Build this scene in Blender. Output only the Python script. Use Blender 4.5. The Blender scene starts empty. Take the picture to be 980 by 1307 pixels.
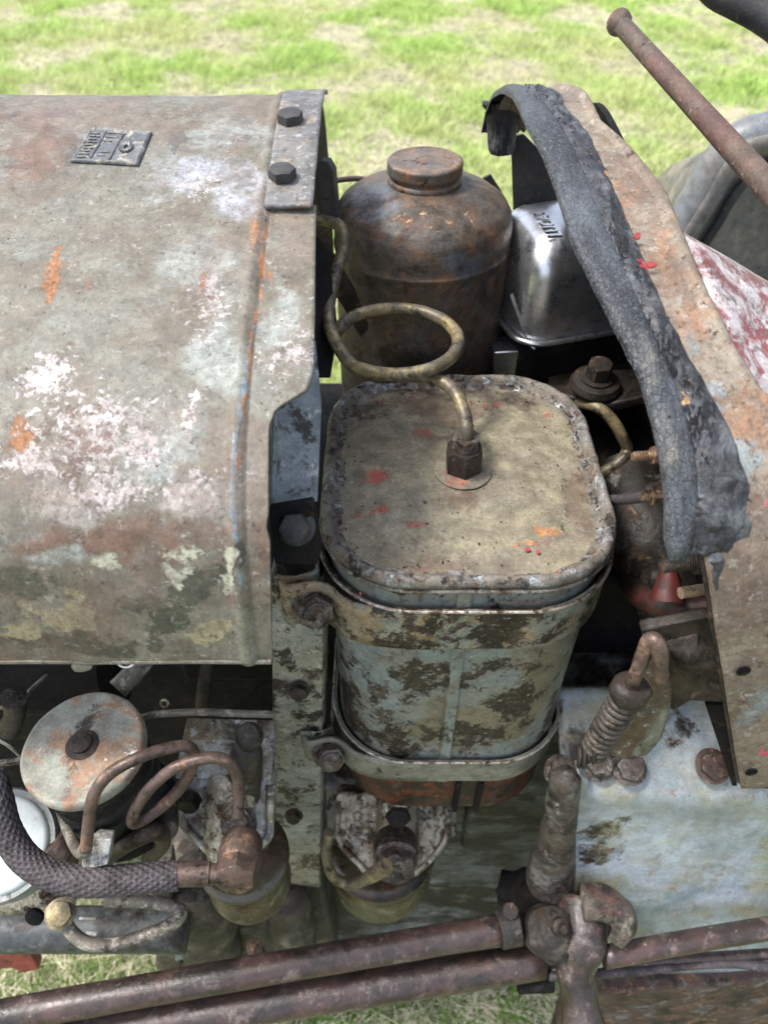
import bpy, math, random
import numpy as np
from mathutils import Vector, Matrix, noise as mn
random.seed(7)
S = bpy.context.scene
COL = S.collection
H = 1.75                       # camera height over the field
PITCH = math.radians(45)
F = 944.0                      # focal length in photo pixels (980 x 1307)

# ------------------------------------------------------------ camera, light
cd = bpy.data.cameras.new('camera'); cam = bpy.data.objects.new('camera', cd); COL.objects.link(cam)
cam.location = (0, 0, H); cam.rotation_euler = (math.pi/2 - PITCH, 0, 0)
cd.sensor_fit = 'VERTICAL'; cd.sensor_height = 24; cd.sensor_width = 18
cd.lens = 24*F/1307; cd.clip_start = .02; cd.clip_end = 400
cd.dof.use_dof = True; cd.dof.focus_distance = .62; cd.dof.aperture_fstop = 4.6
S.camera = cam
SUN_EL, SUN_AZ = 62, 268       # azimuth clockwise from +Y
w = bpy.data.worlds.new('World'); S.world = w; w.use_nodes = True
wn = w.node_tree; bg = wn.nodes['Background']
sky = wn.nodes.new('ShaderNodeTexSky'); sky.sky_type = 'NISHITA'; sky.sun_disc = False
sky.sun_elevation = math.radians(SUN_EL); sky.sun_rotation = math.radians(SUN_AZ)
sky.air_density = 1.0; sky.dust_density = 3.0; sky.ozone_density = 1.0
hs = wn.nodes.new('ShaderNodeHueSaturation'); hs.inputs['Saturation'].default_value = .55
wn.links.new(sky.outputs[0], hs.inputs['Color']); wn.links.new(hs.outputs[0], bg.inputs[0])
bg.inputs[1].default_value = .15
sd = bpy.data.lights.new('sun', 'SUN'); sun = bpy.data.objects.new('sun', sd); COL.objects.link(sun)
sd.energy = 1.5; sd.angle = math.radians(10); sd.color = (1, .96, .9)
a, e = math.radians(SUN_AZ), math.radians(SUN_EL)
sdir = Vector((math.sin(a)*math.cos(e), math.cos(a)*math.cos(e), math.sin(e)))
sun.rotation_euler = sdir.to_track_quat('Z', 'Y').to_euler(); sun.location = (0, 0, 5)
S.view_settings.view_transform = 'Standard'; S.view_settings.look = 'None'
S.view_settings.exposure = 1.32; S.view_settings.gamma = 1

# ------------------------------------------------------------ survey: photo pixel -> point in the place
C7 = math.sqrt(.5)
def P(px, py, Y=None, Z=None, D=None):
    """point on the sight line through a photo pixel at distance Y ahead, height Z below eye, or depth D"""
    u = (px-490)/F; v = (653.5-py)/F
    if Y is not None: D = Y/(C7*(1+v))
    elif Z is not None: D = -Z/(C7*(1-v))
    return Vector((u*D, C7*(1+v)*D, H - C7*(1-v)*D))

def catmull(pts, n):
    pts = [Vector(p) for p in pts]; out = []
    m = len(pts)
    for i in range(m-1):
        p0 = pts[i-1] if i else pts[0]*2-pts[1]; p1 = pts[i]; p2 = pts[i+1]
        p3 = pts[i+2] if i+2 < m else pts[-1]*2-pts[-2]
        for k in range(n):
            t = k/n
            out.append(.5*((2*p1)+(p2-p0)*t+(2*p0-5*p1+4*p2-p3)*t*t+(3*p1-p0-3*p2+p3)*t**3))
    out.append(pts[-1]); return out

class Profile:
    """hood cross-section in (y, z relative to eye), running from the near lower edge over the crest"""
    def __init__(s, pts):
        c = catmull([(y, z, 0) for y, z in pts], 14)
        s.c = [(p.x, p.y) for p in c]
        s.s = [0]
        for i in range(1, len(s.c)):
            s.s.append(s.s[-1]+math.hypot(s.c[i][0]-s.c[i-1][0], s.c[i][1]-s.c[i-1][1]))
    def at(s, q):
        return float(np.interp(q, s.s, [c[0] for c in s.c])), float(np.interp(q, s.s, [c[1] for c in s.c]))
    def nrm(s, q):
        a = s.at(q-.004); b = s.at(q+.004); dy, dz = b[0]-a[0], b[1]-a[1]; L = math.hypot(dy, dz) or 1
        return (-dz/L, dy/L)
    def hit(s, px, py):
        v = (653.5-py)/F; k = (1-v)/(1+v); best = None
        f = [c[1]+k*c[0] for c in s.c]
        for i in range(len(f)-1):
            if f[i] < 0 <= f[i+1]:
                t = -f[i]/(f[i+1]-f[i]); q = s.s[i]+t*(s.s[i+1]-s.s[i]); best = q; break
        if best is None:
            best = s.s[int(np.argmax(f))]
        y, z = s.at(best); d = C7*(y-z)
        return (px-490)/F*d, best
    def far(s, yv):     # arclength where the far side reaches y
        i = max(range(len(s.c)), key=lambda i: s.c[i][1])
        for j in range(i, len(s.c)):
            if s.c[j][0] >= yv: return s.s[j]
        return s.s[-1]
    def zfar(s, zv):
        i = max(range(len(s.c)), key=lambda i: s.c[i][1])
        for j in range(i, len(s.c)):
            if s.c[j][1] <= zv: return s.s[j]
        return s.s[-1]
    def pt(s, X, q, off=0):
        y, z = s.at(q); n = s.nrm(q)
        return Vector((X, y+n[0]*off*-1, H+z+n[1]*off*1)) if False else Vector((X, y-abs(n[0])*off if q < s.s[-1]*.6 else y+abs(n[0])*off, H+z+abs(n[1])*off))
    def pix(s, px, py):
        X, q = s.hit(px, py); return s.pt(X, q)
BP = Profile([(.2815,-.424),(.2855,-.395),(.294,-.36),(.31,-.325),(.338,-.297),(.384,-.2715),(.44,-.252),(.52,-.232),(.60,-.2135),
              (.66,-.2035),(.70,-.2015),(.74,-.209),(.78,-.232),(.805,-.275),(.815,-.35),(.82,-.42)])
CP = Profile([(.272,-.70),(.275,-.60),(.279,-.50),(.283,-.42),(.287,-.385),(.296,-.35),(.312,-.318),(.340,-.291),(.386,-.266),(.442,-.246),
              (.52,-.226),(.60,-.2075),(.66,-.198),(.70,-.196),(.74,-.203),(.78,-.228),(.807,-.272),(.815,-.35)])

# ------------------------------------------------------------ materials
class G:
    """small builder for node trees; everything is driven by world position"""
    def __init__(s, name):
        s.m = bpy.data.materials.new(name); s.m.use_nodes = True; s.t = s.m.node_tree
        s.t.nodes.clear(); s.pos = s.n('ShaderNodeNewGeometry').outputs['Position']; s.cache = {}
    def n(s, typ, **kw):
        x = s.t.nodes.new(typ)
        for k, v in kw.items(): setattr(x, k, v)
        return x
    def put(s, inp, v):
        if hasattr(v, 'links') or hasattr(v, 'is_output'): s.t.links.new(v, inp)
        else:
            if isinstance(v, (tuple, list)) and len(v) == 3 and inp.type == 'RGBA': v = (*v, 1)
            inp.default_value = v
    def math(s, op, a, b=0, c=0, clamp=False):
        x = s.n('ShaderNodeMath', operation=op, use_clamp=clamp)
        s.put(x.inputs[0], a); s.put(x.inputs[1], b)
        if op in ('MULTIPLY_ADD',): s.put(x.inputs[2], c)
        return x.outputs[0]
    def vec(s, op, a, b):
        x = s.n('ShaderNodeVectorMath', operation=op); s.put(x.inputs[0], a); s.put(x.inputs[1], b)
        return x.outputs['Value'] if op in ('LENGTH', 'DOT_PRODUCT') else x.outputs[0]
    def noise(s, scale, seed=0, detail=5, rough=.6, dist=0., stretch=None, kind='n'):
        key = (scale, seed, detail, rough, dist, stretch, kind)
        if key in s.cache: return s.cache[key]
        v = s.vec('ADD', s.pos, (seed*3.7, seed*1.3, seed*2.9))
        if stretch: v = s.vec('MULTIPLY', v, stretch)
        if kind == 'n':
            x = s.n('ShaderNodeTexNoise'); x.inputs['Detail'].default_value = detail
            x.inputs['Roughness'].default_value = rough; x.inputs['Distortion'].default_value = dist; o = x.outputs[0]
        elif kind == 'v':
            x = s.n('ShaderNodeTexVoronoi'); x.feature = 'DISTANCE_TO_EDGE'; o = x.outputs['Distance']
        else:
            x = s.n('ShaderNodeTexVoronoi'); o = x.outputs['Distance']
        x.inputs['Scale'].default_value = scale; s.put(x.inputs['Vector'], v)
        s.cache[key] = o; return o
    def step(s, v, lo, hi, a=0., b=1.):
        x = s.n('ShaderNodeMapRange', interpolation_type='SMOOTHSTEP'); s.put(x.inputs[0], v)
        x.inputs[1].default_value = lo; x.inputs[2].default_value = hi; x.inputs[3].default_value = a; x.inputs[4].default_value = b
        return x.outputs[0]
    def mix(s, f, a, b, typ='RGBA', blend='MIX'):
        x = s.n('ShaderNodeMix', data_type=typ)
        if typ == 'RGBA': x.blend_type = blend; i, j, o = 6, 7, 2
        else: i, j, o = 2, 3, 0
        s.put(x.inputs[0], f); s.put(x.inputs[i], a); s.put(x.inputs[j], b); return x.outputs[o]
MASKS = {}

def weather(name, base, layers=(), rough=.6, metal=0., bump=.35, fine=900, mott=.35, spec=.4, big=14, extra=None):
    """aged surface: base colours blended by noise, then ragged coats, chips, stains and painted sheen laid on in turn.
    layer = (colour, scale, threshold, softness, opts)"""
    g = G(name)
    if isinstance(base, tuple): base = [base]
    col = base[0]
    for i, b in enumerate(base[1:]):
        col = g.mix(g.step(g.noise(big*(1+.7*i), 11+i, 6, .65), .44, .58), col, b)
    R, M = rough, metal
    hgt = g.math('MULTIPLY', g.noise(fine, 1, 3, .6), .25)
    for k, L in enumerate(layers):
        c, sc, th, so = L[:4]; o = L[4] if len(L) > 4 else {}
        nz = g.noise(sc, o.get('seed', k+2), o.get('detail', 9), o.get('rough', .74), o.get('dist', .3), o.get('stretch'), o.get('kind', 'n'))
        if 'blobs' in o:
            at = g.n('ShaderNodeAttribute', attribute_name='stain_sheen%d' % k); b = at.outputs['Fac']; MASKS.setdefault(name, []).append(('stain_sheen%d' % k, o['blobs'], o.get('wf', 1)))
            bw = .22+.45*o.get('bw', .4)
            nz = g.math('ADD', nz, g.math('MULTIPLY_ADD', b, bw, -.55*bw))
            f = g.math('MULTIPLY', g.step(nz, th-so, th+so), g.step(b, 0, .04))
        elif o.get('less'): f = g.step(nz, th+so, th-so)
        else: f = g.step(nz, th-so, th+so)
        if 'amt' in o: f = g.math('MULTIPLY', f, o['amt'])
        if isinstance(c, list): c = g.mix(g.step(g.noise(sc*2.3, 31+k, 4, .7), .42, .6), c[0], c[1])
        col = g.mix(f, col, c)
        if 'r' in o: R = g.mix(f, R, o['r'], 'FLOAT')
        if 'm' in o: M = g.mix(f, M, o['m'], 'FLOAT')
        hgt = g.math('MULTIPLY_ADD', f, o.get('h', .5), hgt)
    # overall mottling and fine specks
    mo = g.step(g.noise(60, 5, 8, .75), .3, .7, 1-mott, 1+mott*.6)
    sp = g.step(g.noise(420, 6, 4, .7), .3, .7, 1-mott*.5, 1+mott*.4)
    col = g.mix(1., col, g.n_rgb(g.math('MULTIPLY', mo, sp)) if hasattr(g, 'n_rgb') else combine(g, g.math('MULTIPLY', mo, sp)), blend='MULTIPLY')
    R = g.math('MULTIPLY_ADD', g.math('SUBTRACT', g.noise(90, 8, 5, .7), .5), .35, R, clamp=True)
    bs = g.n('ShaderNodeBsdfPrincipled'); g.put(bs.inputs['Base Color'], col); g.put(bs.inputs['Roughness'], R)
    g.put(bs.inputs['Metallic'], M); bs.inputs['Specular IOR Level'].default_value = spec
    bp = g.n('ShaderNodeBump'); bp.inputs['Strength'].default_value = bump; bp.inputs['Distance'].default_value = .0012
    hg = g.math('MULTIPLY_ADD', g.noise(120, 9, 6, .7), .9, hgt)
    g.put(bp.inputs['Height'], hg); g.t.links.new(bp.outputs[0], bs.inputs['Normal'])
    if extra: extra(g, bs)
    out = g.n('ShaderNodeOutputMaterial'); g.t.links.new(bs.outputs[0], out.inputs[0]); return g.m
def combine(g, v):
    x = g.n('ShaderNodeCombineColor')
    for i in range(3): g.put(x.inputs[i], v)
    return x.outputs[0]

def bb(prof, px, py, rx, ry):       # stain on a hood surface, given where the photo shows it
    c = prof.pix(px, py); a = prof.pix(px, py-ry); b = prof.pix(px, py+ry); d = C7*(c.y-(c.z-H))
    return (c, (rx*d/F, abs(a.y-b.y)/2+.012, abs(a.z-b.z)/2+.012))
def bz(px, py, rx, ry, Z):
    c = P(px, py, Z=Z); a = P(px, py-ry, Z=Z); b = P(px, py+ry, Z=Z)
    return (c, (rx*C7*(c.y-(c.z-H))/F, abs(a.y-b.y)/2, .03))
def by(px, py, rx, ry, Y):
    c = P(px, py, Y=Y); a = P(px, py-ry, Y=Y); b = P(px, py+ry, Y=Y)
    return (c, (rx*C7*(c.y-(c.z-H))/F, .08, abs(a.z-b.z)/2))

GREASE = (.022, .018, .015); RUST = (.17, .065, .025); ORANGE = (.42, .17, .05); BROWN = (.085, .05, .035)
PALE = (.30, .345, .315); TAN = (.27, .22, .145); WHITE = (.56, .51, .50)
M = {}
M['bonnet'] = weather('bonnet_paint', [(.170,.160,.122), (.165,.17,.14), (.135,.118,.085)], [
    ((.27,.295,.27), 9, .48, .12, dict(blobs=[bb(BP,215,560,140,110), bb(BP,280,450,80,160), bb(BP,250,340,110,80), bb(BP,355,400,40,120), bb(BP,270,640,80,80), bb(BP,290,170,120,35), bb(BP,100,700,120,40)], core=.6, h=.1, bw=.7)),
    ((.33,.345,.37), 30, .44, .16, dict(blobs=[bb(BP,245,225,75,50), bb(BP,300,250,60,40), bb(BP,130,180,60,20)], core=.7, nw=.6, h=.1, r=.45)),  # bluish patches: sky reflection on the bonnet top, painted as colour
    ([(.15,.095,.065),(.12,.08,.058)], 40, .53, .10, dict(blobs=[bb(BP,330,700,35,140), bb(BP,200,690,230,70), bb(BP,60,200,140,60), bb(BP,330,300,22,90), bb(BP,40,160,150,40)], core=.7, h=.05, bw=.4)),
    ((.33,.305,.27), 24, .5, .08, dict(blobs=[bb(BP,90,640,160,60), bb(BP,250,640,80,50)], core=.6, bw=.4)),
    ([WHITE,(.44,.38,.37)], 190, .535, .014, dict(blobs=[bb(BP,60,480,90,60), bb(BP,110,550,110,70), bb(BP,30,600,90,50), bb(BP,185,560,60,40), bb(BP,150,620,120,50)], core=.7, bw=.36, h=.6, dist=.25)),
    ([WHITE,(.44,.38,.37)], 190, .535, .014, dict(blobs=[bb(BP,265,375,42,45), bb(BP,245,525,28,35), bb(BP,355,480,38,30), bb(BP,225,610,25,18), bb(BP,395,440,12,60), bb(BP,262,620,26,60), bb(BP,350,265,40,12)], core=.7, bw=.45, h=.6, dist=.25, seed=14)),
    ([(.13,.07,.06),(.17,.105,.085)], 90, .58, .05, dict(blobs=[bb(BP,265,390,20,30), bb(BP,100,560,120,90), bb(BP,245,558,12,9), bb(BP,355,560,20,80)], core=.7, bw=.3, dist=.25)),
    ([(.40,.18,.08),(.27,.12,.055)], 90, .50, .09, dict(blobs=[bb(BP,68,370,13,50), bb(BP,70,330,13,45), bb(BP,66,345,15,70), bb(BP,25,560,40,32), bb(BP,258,370,12,16), bb(BP,334,345,9,60), bb(BP,330,300,10,30), bb(BP,75,600,14,10), bb(BP,347,352,9,12), bb(BP,255,410,7,24)], wf=.35, r=.9, bw=.7)),
    ([(.20,.10,.06),(.16,.085,.055)], 60, .5, .07, dict(blobs=[bb(BP,118,375,8,30), bb(BP,135,415,7,30), bb(BP,150,450,7,30)], wf=.3, bw=.8)),
    ([(.13,.20,.25),(.20,.27,.31)], 70, .46, .08, dict(blobs=[bb(BP,px,py,6,22) for px, py in ((325,415),(320,440),(316,470),(311,500),(307,530),(303,560),(301,590),(300,620),(300,650),(301,680),(304,710),(308,740))], bw=.6, wf=.15, r=.35)),
    ([(.38,.17,.07),(.26,.12,.06)], 70, .48, .08, dict(blobs=[bb(BP,px,py,6,18) for px, py in ((340,300),(336,325),(333,350),(330,375),(326,400),(322,430),(318,460),(314,490),(311,520),(306,590))], bw=.5, wf=.25, seed=61)),
    ([WHITE,(.46,.42,.40)], 190, .575, .014, dict(blobs=[bb(BP,110,560,260,170), bb(BP,262,400,70,90), bb(BP,365,450,70,120), bb(BP,250,620,150,60), bb(BP,265,240,90,60)], bw=-.1, seed=62, dist=.6, h=.4)),
    ((.055,.055,.055), 45, .52, .06, dict(blobs=[bb(BP,222,180,40,18), bb(BP,255,200,22,12), bb(BP,60,150,160,14), bb(BP,100,200,26,30), bb(BP,305,185,22,12)], core=.6, bw=.5, amt=.75)),
    ([(.055,.062,.042),(.045,.05,.035)], 22, .5, .035, dict(blobs=[bb(BP,200,775,120,45), bb(BP,20,745,110,40), bb(BP,100,818,330,22), bb(BP,250,745,90,30), bb(BP,300,725,18,80)], core=.5, bw=.9, dist=.2, h=.2)),
    ((.31,.275,.165), 28, .5, .03, dict(blobs=[bb(BP,90,778,130,40), bb(BP,265,805,80,32), bb(BP,20,800,90,30)], core=.6, bw=.8, dist=.2, h=.4)),
    ((.43,.43,.33), 55, .5, .03, dict(blobs=[bb(BP,130,720,60,22), bb(BP,235,718,80,24), bb(BP,285,715,35,25), bb(BP,300,760,20,30)], core=.6, bw=.6, dist=.2)),
    ([(.115,.095,.07),(.10,.085,.065)], 180, .53, .06, dict(amt=.55, h=-.1)), ((.38,.36,.32), 160, .60, .05, dict(seed=21, amt=.6)),
    ([(.15,.105,.075),(.18,.13,.10)], 8, .54, .10, dict(seed=23, amt=.6, h=0)), ([(.12,.075,.05),(.16,.10,.07)], 24, .50, .07, dict(blobs=[bb(BP,150,690,260,40), bb(BP,60,200,90,60), bb(BP,300,790,30,50)], bw=.3)),
    (GREASE, 260, .66, .03, dict(detail=3, h=.3, amt=.8)),
    (BROWN, 150, .64, .03, dict(h=-.3, detail=4, amt=.8)),
], rough=.55, bump=.45, mott=.3, spec=.5)
M['stripmetal'] = weather('strip_metal', [(.15,.15,.15),(.19,.185,.17)], [((.10,.095,.09), 30, .52, .08), ((.27,.21,.15), 50, .58, .06), ((.36,.36,.35), 120, .60, .04), (GREASE, 200, .62, .03)], rough=.5)
M['bead'] = weather('seam_bead', [(.24,.20,.16)], [
    ((.20,.31,.38), 30, .44, .08, dict(h=.2)), ([(.5,.2,.06),(.34,.14,.06)], 50, .56, .05), (WHITE, 180, .6, .03), (GREASE, 60, .6, .03)], rough=.5, bump=.6)
M['plate'] = weather('name_plate_metal', [(.07,.078,.09),(.11,.115,.12)], [((.34,.31,.24), 110, .56, .04), ((.2,.1,.06), 150, .64, .03)], rough=.5, spec=.6)
M['lid'] = weather('tank_lid_paint', [(.25,.225,.155),(.235,.215,.17),(.28,.25,.17)], [
    ((.19,.17,.12), 60, .55, .08, dict(h=.1)),
    ([GREASE,(.10,.075,.055)], 60, .53, .1, dict(blobs=[bz(560,495,170,24,-.43), bz(470,520,70,30,-.43), bz(660,505,70,30,-.43), bz(760,620,24,110,-.43), bz(740,540,22,60,-.43), bz(425,600,9,120,-.43), bz(770,690,30,30,-.43)], core=.7, bw=.7, h=.7, r=.85)),
    ([(.10,.055,.04),(.16,.11,.08)], 45, .50, .08, dict(blobs=[bz(560,520,140,40,-.43), bz(590,630,60,35,-.43), bz(740,640,40,90,-.43), bz(560,715,90,30,-.43)], core=.7, bw=.4, amt=.7)),
    ([(.44,.11,.08),(.33,.12,.09)], 170, .52, .035, dict(blobs=[bz(478,610,24,22,-.43), bz(462,652,12,14,-.43), bz(480,654,22,8,-.43), bz(477,513,20,10,-.43), bz(545,548,34,16,-.43), bz(527,550,12,8,-.43), bz(691,524,14,10,-.43), bz(640,517,20,12,-.43), bz(730,602,12,8,-.43), bz(535,668,44,12,-.43), bz(590,610,50,28,-.43), bz(672,703,10,5,-.43), bz(685,706,6,5,-.43), bz(523,730,10,5,-.43), bz(710,732,8,4,-.43)], core=.45, bw=.42, nw=1., dist=1.2, h=.5, r=.6)),
    ([(.62,.27,.09),(.45,.17,.07)], 70, .5, .06, dict(blobs=[bz(690,672,42,18,-.43), bz(668,690,20,10,-.43)], core=.6, bw=.6, dist=.6)),
    ((.28,.14,.12), 60, .5, .05, dict(blobs=[bz(688,690,34,18,-.43)], core=.6, bw=.5, amt=.6)),
    ((.52,.10,.07), 100, .66, .015, dict(seed=41)), ((.48,.44,.33), 200, .63, .04), ([(.15,.12,.09),(.19,.15,.11)], 30, .52, .10, dict(amt=.6, seed=44)), (GREASE, 220, .64, .025, dict(h=.6)),
], rough=.62, bump=.5, mott=.35)
tank_grease = [by(550,870,120,60,.353), by(650,900,90,60,.353), by(440,900,60,150,.38), by(490,950,90,80,.353), by(640,850,60,40,.353), by(715,900,60,110,.38), by(540,760,120,16,.353), by(600,940,150,40,.353)]
M['tank'] = weather('tank_green_paint', [(.195,.225,.21),(.235,.265,.25),(.205,.205,.17)], [
    ((.19,.165,.11), 14, .50, .08, dict(blobs=[by(600,930,190,60,.353), by(690,870,70,120,.353)], core=.6, bw=.45, h=.1)),
    ((.25,.20,.125), 44, .56, .02, dict(blobs=tank_grease, core=.8, bw=.5, dist=.15)),
    ([(.016,.013,.011),(.04,.027,.02)], 44, .558, .025, dict(blobs=tank_grease, core=.8, bw=.5, dist=.15, h=.5, r=.5, seed=3)),
    ([GREASE,(.06,.04,.03)], 38, .58, .03, dict(dist=.15, stretch=(1,1,.7))), ((.13,.10,.075), 90, .57, .04, dict(amt=.8)), ((.36,.37,.32), 120, .62, .03, dict(seed=33)),
    ([(.28,.12,.05),(.2,.1,.05)], 60, .66, .03), (BROWN, 200, .63, .03, dict(h=-.3)), ((.6,.09,.05), 130, .735, .01),
], rough=.42, bump=.45, mott=.25, spec=.5)
M['strap'] = weather('strap_paint', [(.24,.26,.215),(.28,.28,.22)], [
    ((.30,.22,.13), 30, .50, .05, dict(dist=.25)), ([GREASE,(.07,.045,.035)], 26, .50, .025, dict(dist=.15, r=.5)), (BROWN, 150, .6, .03), ((.42,.36,.26), 240, .62, .03)], rough=.5, bump=.5)
M['strap_low'] = weather('strap_cream_paint', [(.24,.235,.18),(.20,.195,.15)], [
    ([GREASE,(.07,.045,.035)], 30, .60, .03, dict(dist=.15)), (BROWN, 150, .62, .03)], rough=.5, bump=.5)
M['oxide'] = weather('red_oxide', [(.17,.042,.022),(.08,.028,.018)], [(GREASE, 24, .49, .07), ((.36,.08,.035), 90, .60, .04), ((.10,.085,.055), 20, .58, .06)], rough=.45, bump=.4)
M['rimmetal'] = weather('rim_metal', [(.15,.125,.10),(.20,.18,.15)], [((.42,.44,.45), 60, .55, .05, dict(r=.3, m=.5)), (GREASE, 60, .58, .06), (RUST, 90, .6, .04)], rough=.6, bump=.9, mott=.45)
M['seamline'] = weather('worn_edge', [(.30,.25,.20)], [((.6,.55,.48), 60, .50, .05, dict(r=.3, m=.5)), (BROWN, 90, .55, .05)], rough=.5)
M['jar'] = weather('rusty_reservoir', [(.115,.09,.068),(.14,.10,.07),(.10,.09,.08)], [
    ((.15,.16,.175), 12, .48, .10, dict(blobs=[by(470,265,70,40,.70), by(560,250,110,22,.68), by(600,330,50,30,.68)], core=.7, bw=.4, r=.4, h=0)),  # bluish shine of the shoulder, painted into the reservoir's colour
    ([(.27,.13,.065),(.18,.09,.05)], 45, .57, .09, dict(h=.4, r=.85, amt=.55)),
    ([(.60,.36,.18),(.45,.25,.12)], 130, .58, .025, dict(blobs=[by(545,285,90,45,.66), by(510,300,50,25,.66), by(600,290,40,30,.66)], core=.7, bw=.3, h=.6)),
    (GREASE, 24, .56, .08, dict(amt=.8)), ((.25,.17,.1), 260, .66, .03), (GREASE, 300, .66, .02, dict(h=.8))], rough=.5, bump=.5, mott=.4, metal=.2)
M['cap'] = weather('cap_metal', [(.14,.13,.12),(.17,.12,.085)], [([(.33,.17,.09),(.25,.12,.06)], 70, .56, .06), ((.4,.36,.3), 200, .62, .03), (GREASE, 90, .6, .05)], rough=.5, metal=.3)
M['brass'] = weather('brass_pipe', [(.16,.135,.095),(.13,.11,.085)], [((.36,.29,.14), 40, .54, .10, dict(r=.35, m=.4)), (GREASE, 60, .58, .06), ((.5,.42,.25), 160, .64, .03)], rough=.45, metal=.3, bump=.3)
M['copper'] = weather('copper_pipe', [(.125,.085,.068),(.095,.066,.055)], [((.30,.19,.13), 40, .58, .06, dict(m=.4)), (GREASE, 50, .58, .07)], rough=.42, metal=.35, bump=.3)
M['greypipe'] = weather('grey_pipe', [(.17,.15,.12),(.12,.105,.085)], [((.36,.33,.27), 120, .56, .05), (GREASE, 50, .58, .07)], rough=.5, metal=.2)
M['blackhose'] = weather('braided_hose', [(.055,.048,.055),(.075,.062,.066)], [((.16,.14,.14), 160, .60, .05), (GREASE, 40, .58, .08)], rough=.6, bump=.4)
M['dark'] = weather('oily_shade_black', [(.008,.008,.009),(.014,.012,.011)], [((.045,.04,.035), 30, .62, .07, dict(amt=.7)), ((.05,.03,.02), 60, .62, .06)], rough=.75, bump=.8, spec=.15)  # oil black, darkened further in place of missing interior shade
M['quad'] = weather('quadrant_paint', [(.17,.175,.14),(.12,.115,.09)], [((.08,.05,.035), 26, .50, .06, dict(stretch=(1,.5,.3))), ((.32,.32,.26), 90, .60, .05), (GREASE, 60, .60, .05)], rough=.4, bump=.6)
M['railpaint'] = weather('rail_paint', [(.075,.085,.09),(.055,.06,.062)], [((.17,.18,.18), 30, .60, .07), (GREASE, 24, .54, .08)], rough=.4, bump=.6)
M['springmetal'] = weather('spring_metal', [(.085,.07,.055),(.06,.05,.042)], [((.2,.16,.12), 130, .60, .05), (GREASE, 60, .55, .07)], rough=.5, metal=.2, bump=.6)
M['oily'] = weather('oily_steel', [(.04,.033,.028),(.06,.045,.035)], [(GREASE, 30, .52, .08), ((.16,.10,.06), 70, .60, .05), ((.2,.19,.15), 130, .64, .03)], rough=.45, metal=.3, bump=.8)
M['bolt'] = weather('bolt_steel', [(.11,.095,.085),(.15,.13,.115)], [((.35,.31,.26), 130, .58, .05, dict(r=.35, m=.6)), (BROWN, 80, .55, .06), (GREASE, 60, .58, .06)], rough=.42, metal=.5, bump=.6)
M['rustbolt'] = weather('rusty_bolt', [(.10,.07,.05),(.15,.09,.055)], [((.3,.19,.11), 120, .56, .05), (GREASE, 60, .56, .06)], rough=.6, metal=.3, bump=.8)
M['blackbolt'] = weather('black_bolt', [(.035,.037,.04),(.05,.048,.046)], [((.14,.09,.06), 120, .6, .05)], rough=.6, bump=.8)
M['silver'] = weather('silver_cover', [(.58,.59,.61),(.64,.65,.67)], [((.25,.26,.27), 40, .60, .08), ((.30,.22,.15), 60, .68, .03), (GREASE, 170, .69, .02)], rough=.30, metal=.92, bump=.12, mott=.12, spec=.7)
M['rubber'] = weather('cracked_rubber', [(.013,.015,.018),(.024,.027,.033)], [
    ((.11,.125,.145), 14, .54, .12, dict(stretch=(1,.35,.35))),
    ([(.17,.16,.125),(.12,.12,.115)], 22, .50, .16, dict(blobs=[bb(CP,818,455,20,90), bb(CP,848,560,22,70)], bw=.5, wf=.3, amt=.8)),
    ((.012,.012,.013), 260, .05, .04, dict(kind='v', less=True, h=-.7, dist=0, amt=.5, stretch=(1,.6,.6))), ((.10,.11,.12), 480, .56, .05, dict(h=.5, detail=3)), ((.4,.4,.4), 300, .68, .02, dict(h=.4))], rough=.42, bump=.8, mott=.4, spec=.6)
M['tar'] = weather('crumbling_rubber', [(.014,.015,.018),(.026,.028,.033)], [
    ((.12,.13,.14), 26, .54, .08), ([(.10,.05,.035),(.2,.13,.09)], 60, .64, .04, dict(h=-.8)), ((.008,.008,.009), 50, .56, .03, dict(h=-1., stretch=(1,.3,.3), seed=70)),
    ((.55,.06,.07), 60, .50, .05, dict(blobs=[bb(CP,808,308,10,10), bb(CP,824,342,9,11), bb(CP,840,400,7,30)], core=.5, bw=.9, nw=.5)),
    ((.5,.3,.16), 80, .5, .05, dict(blobs=[bb(CP,868,516,7,12), bb(CP,770,215,6,8)], core=.5, bw=.9, nw=.5))], rough=.34, bump=1., mott=.5, spec=.6)
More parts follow.
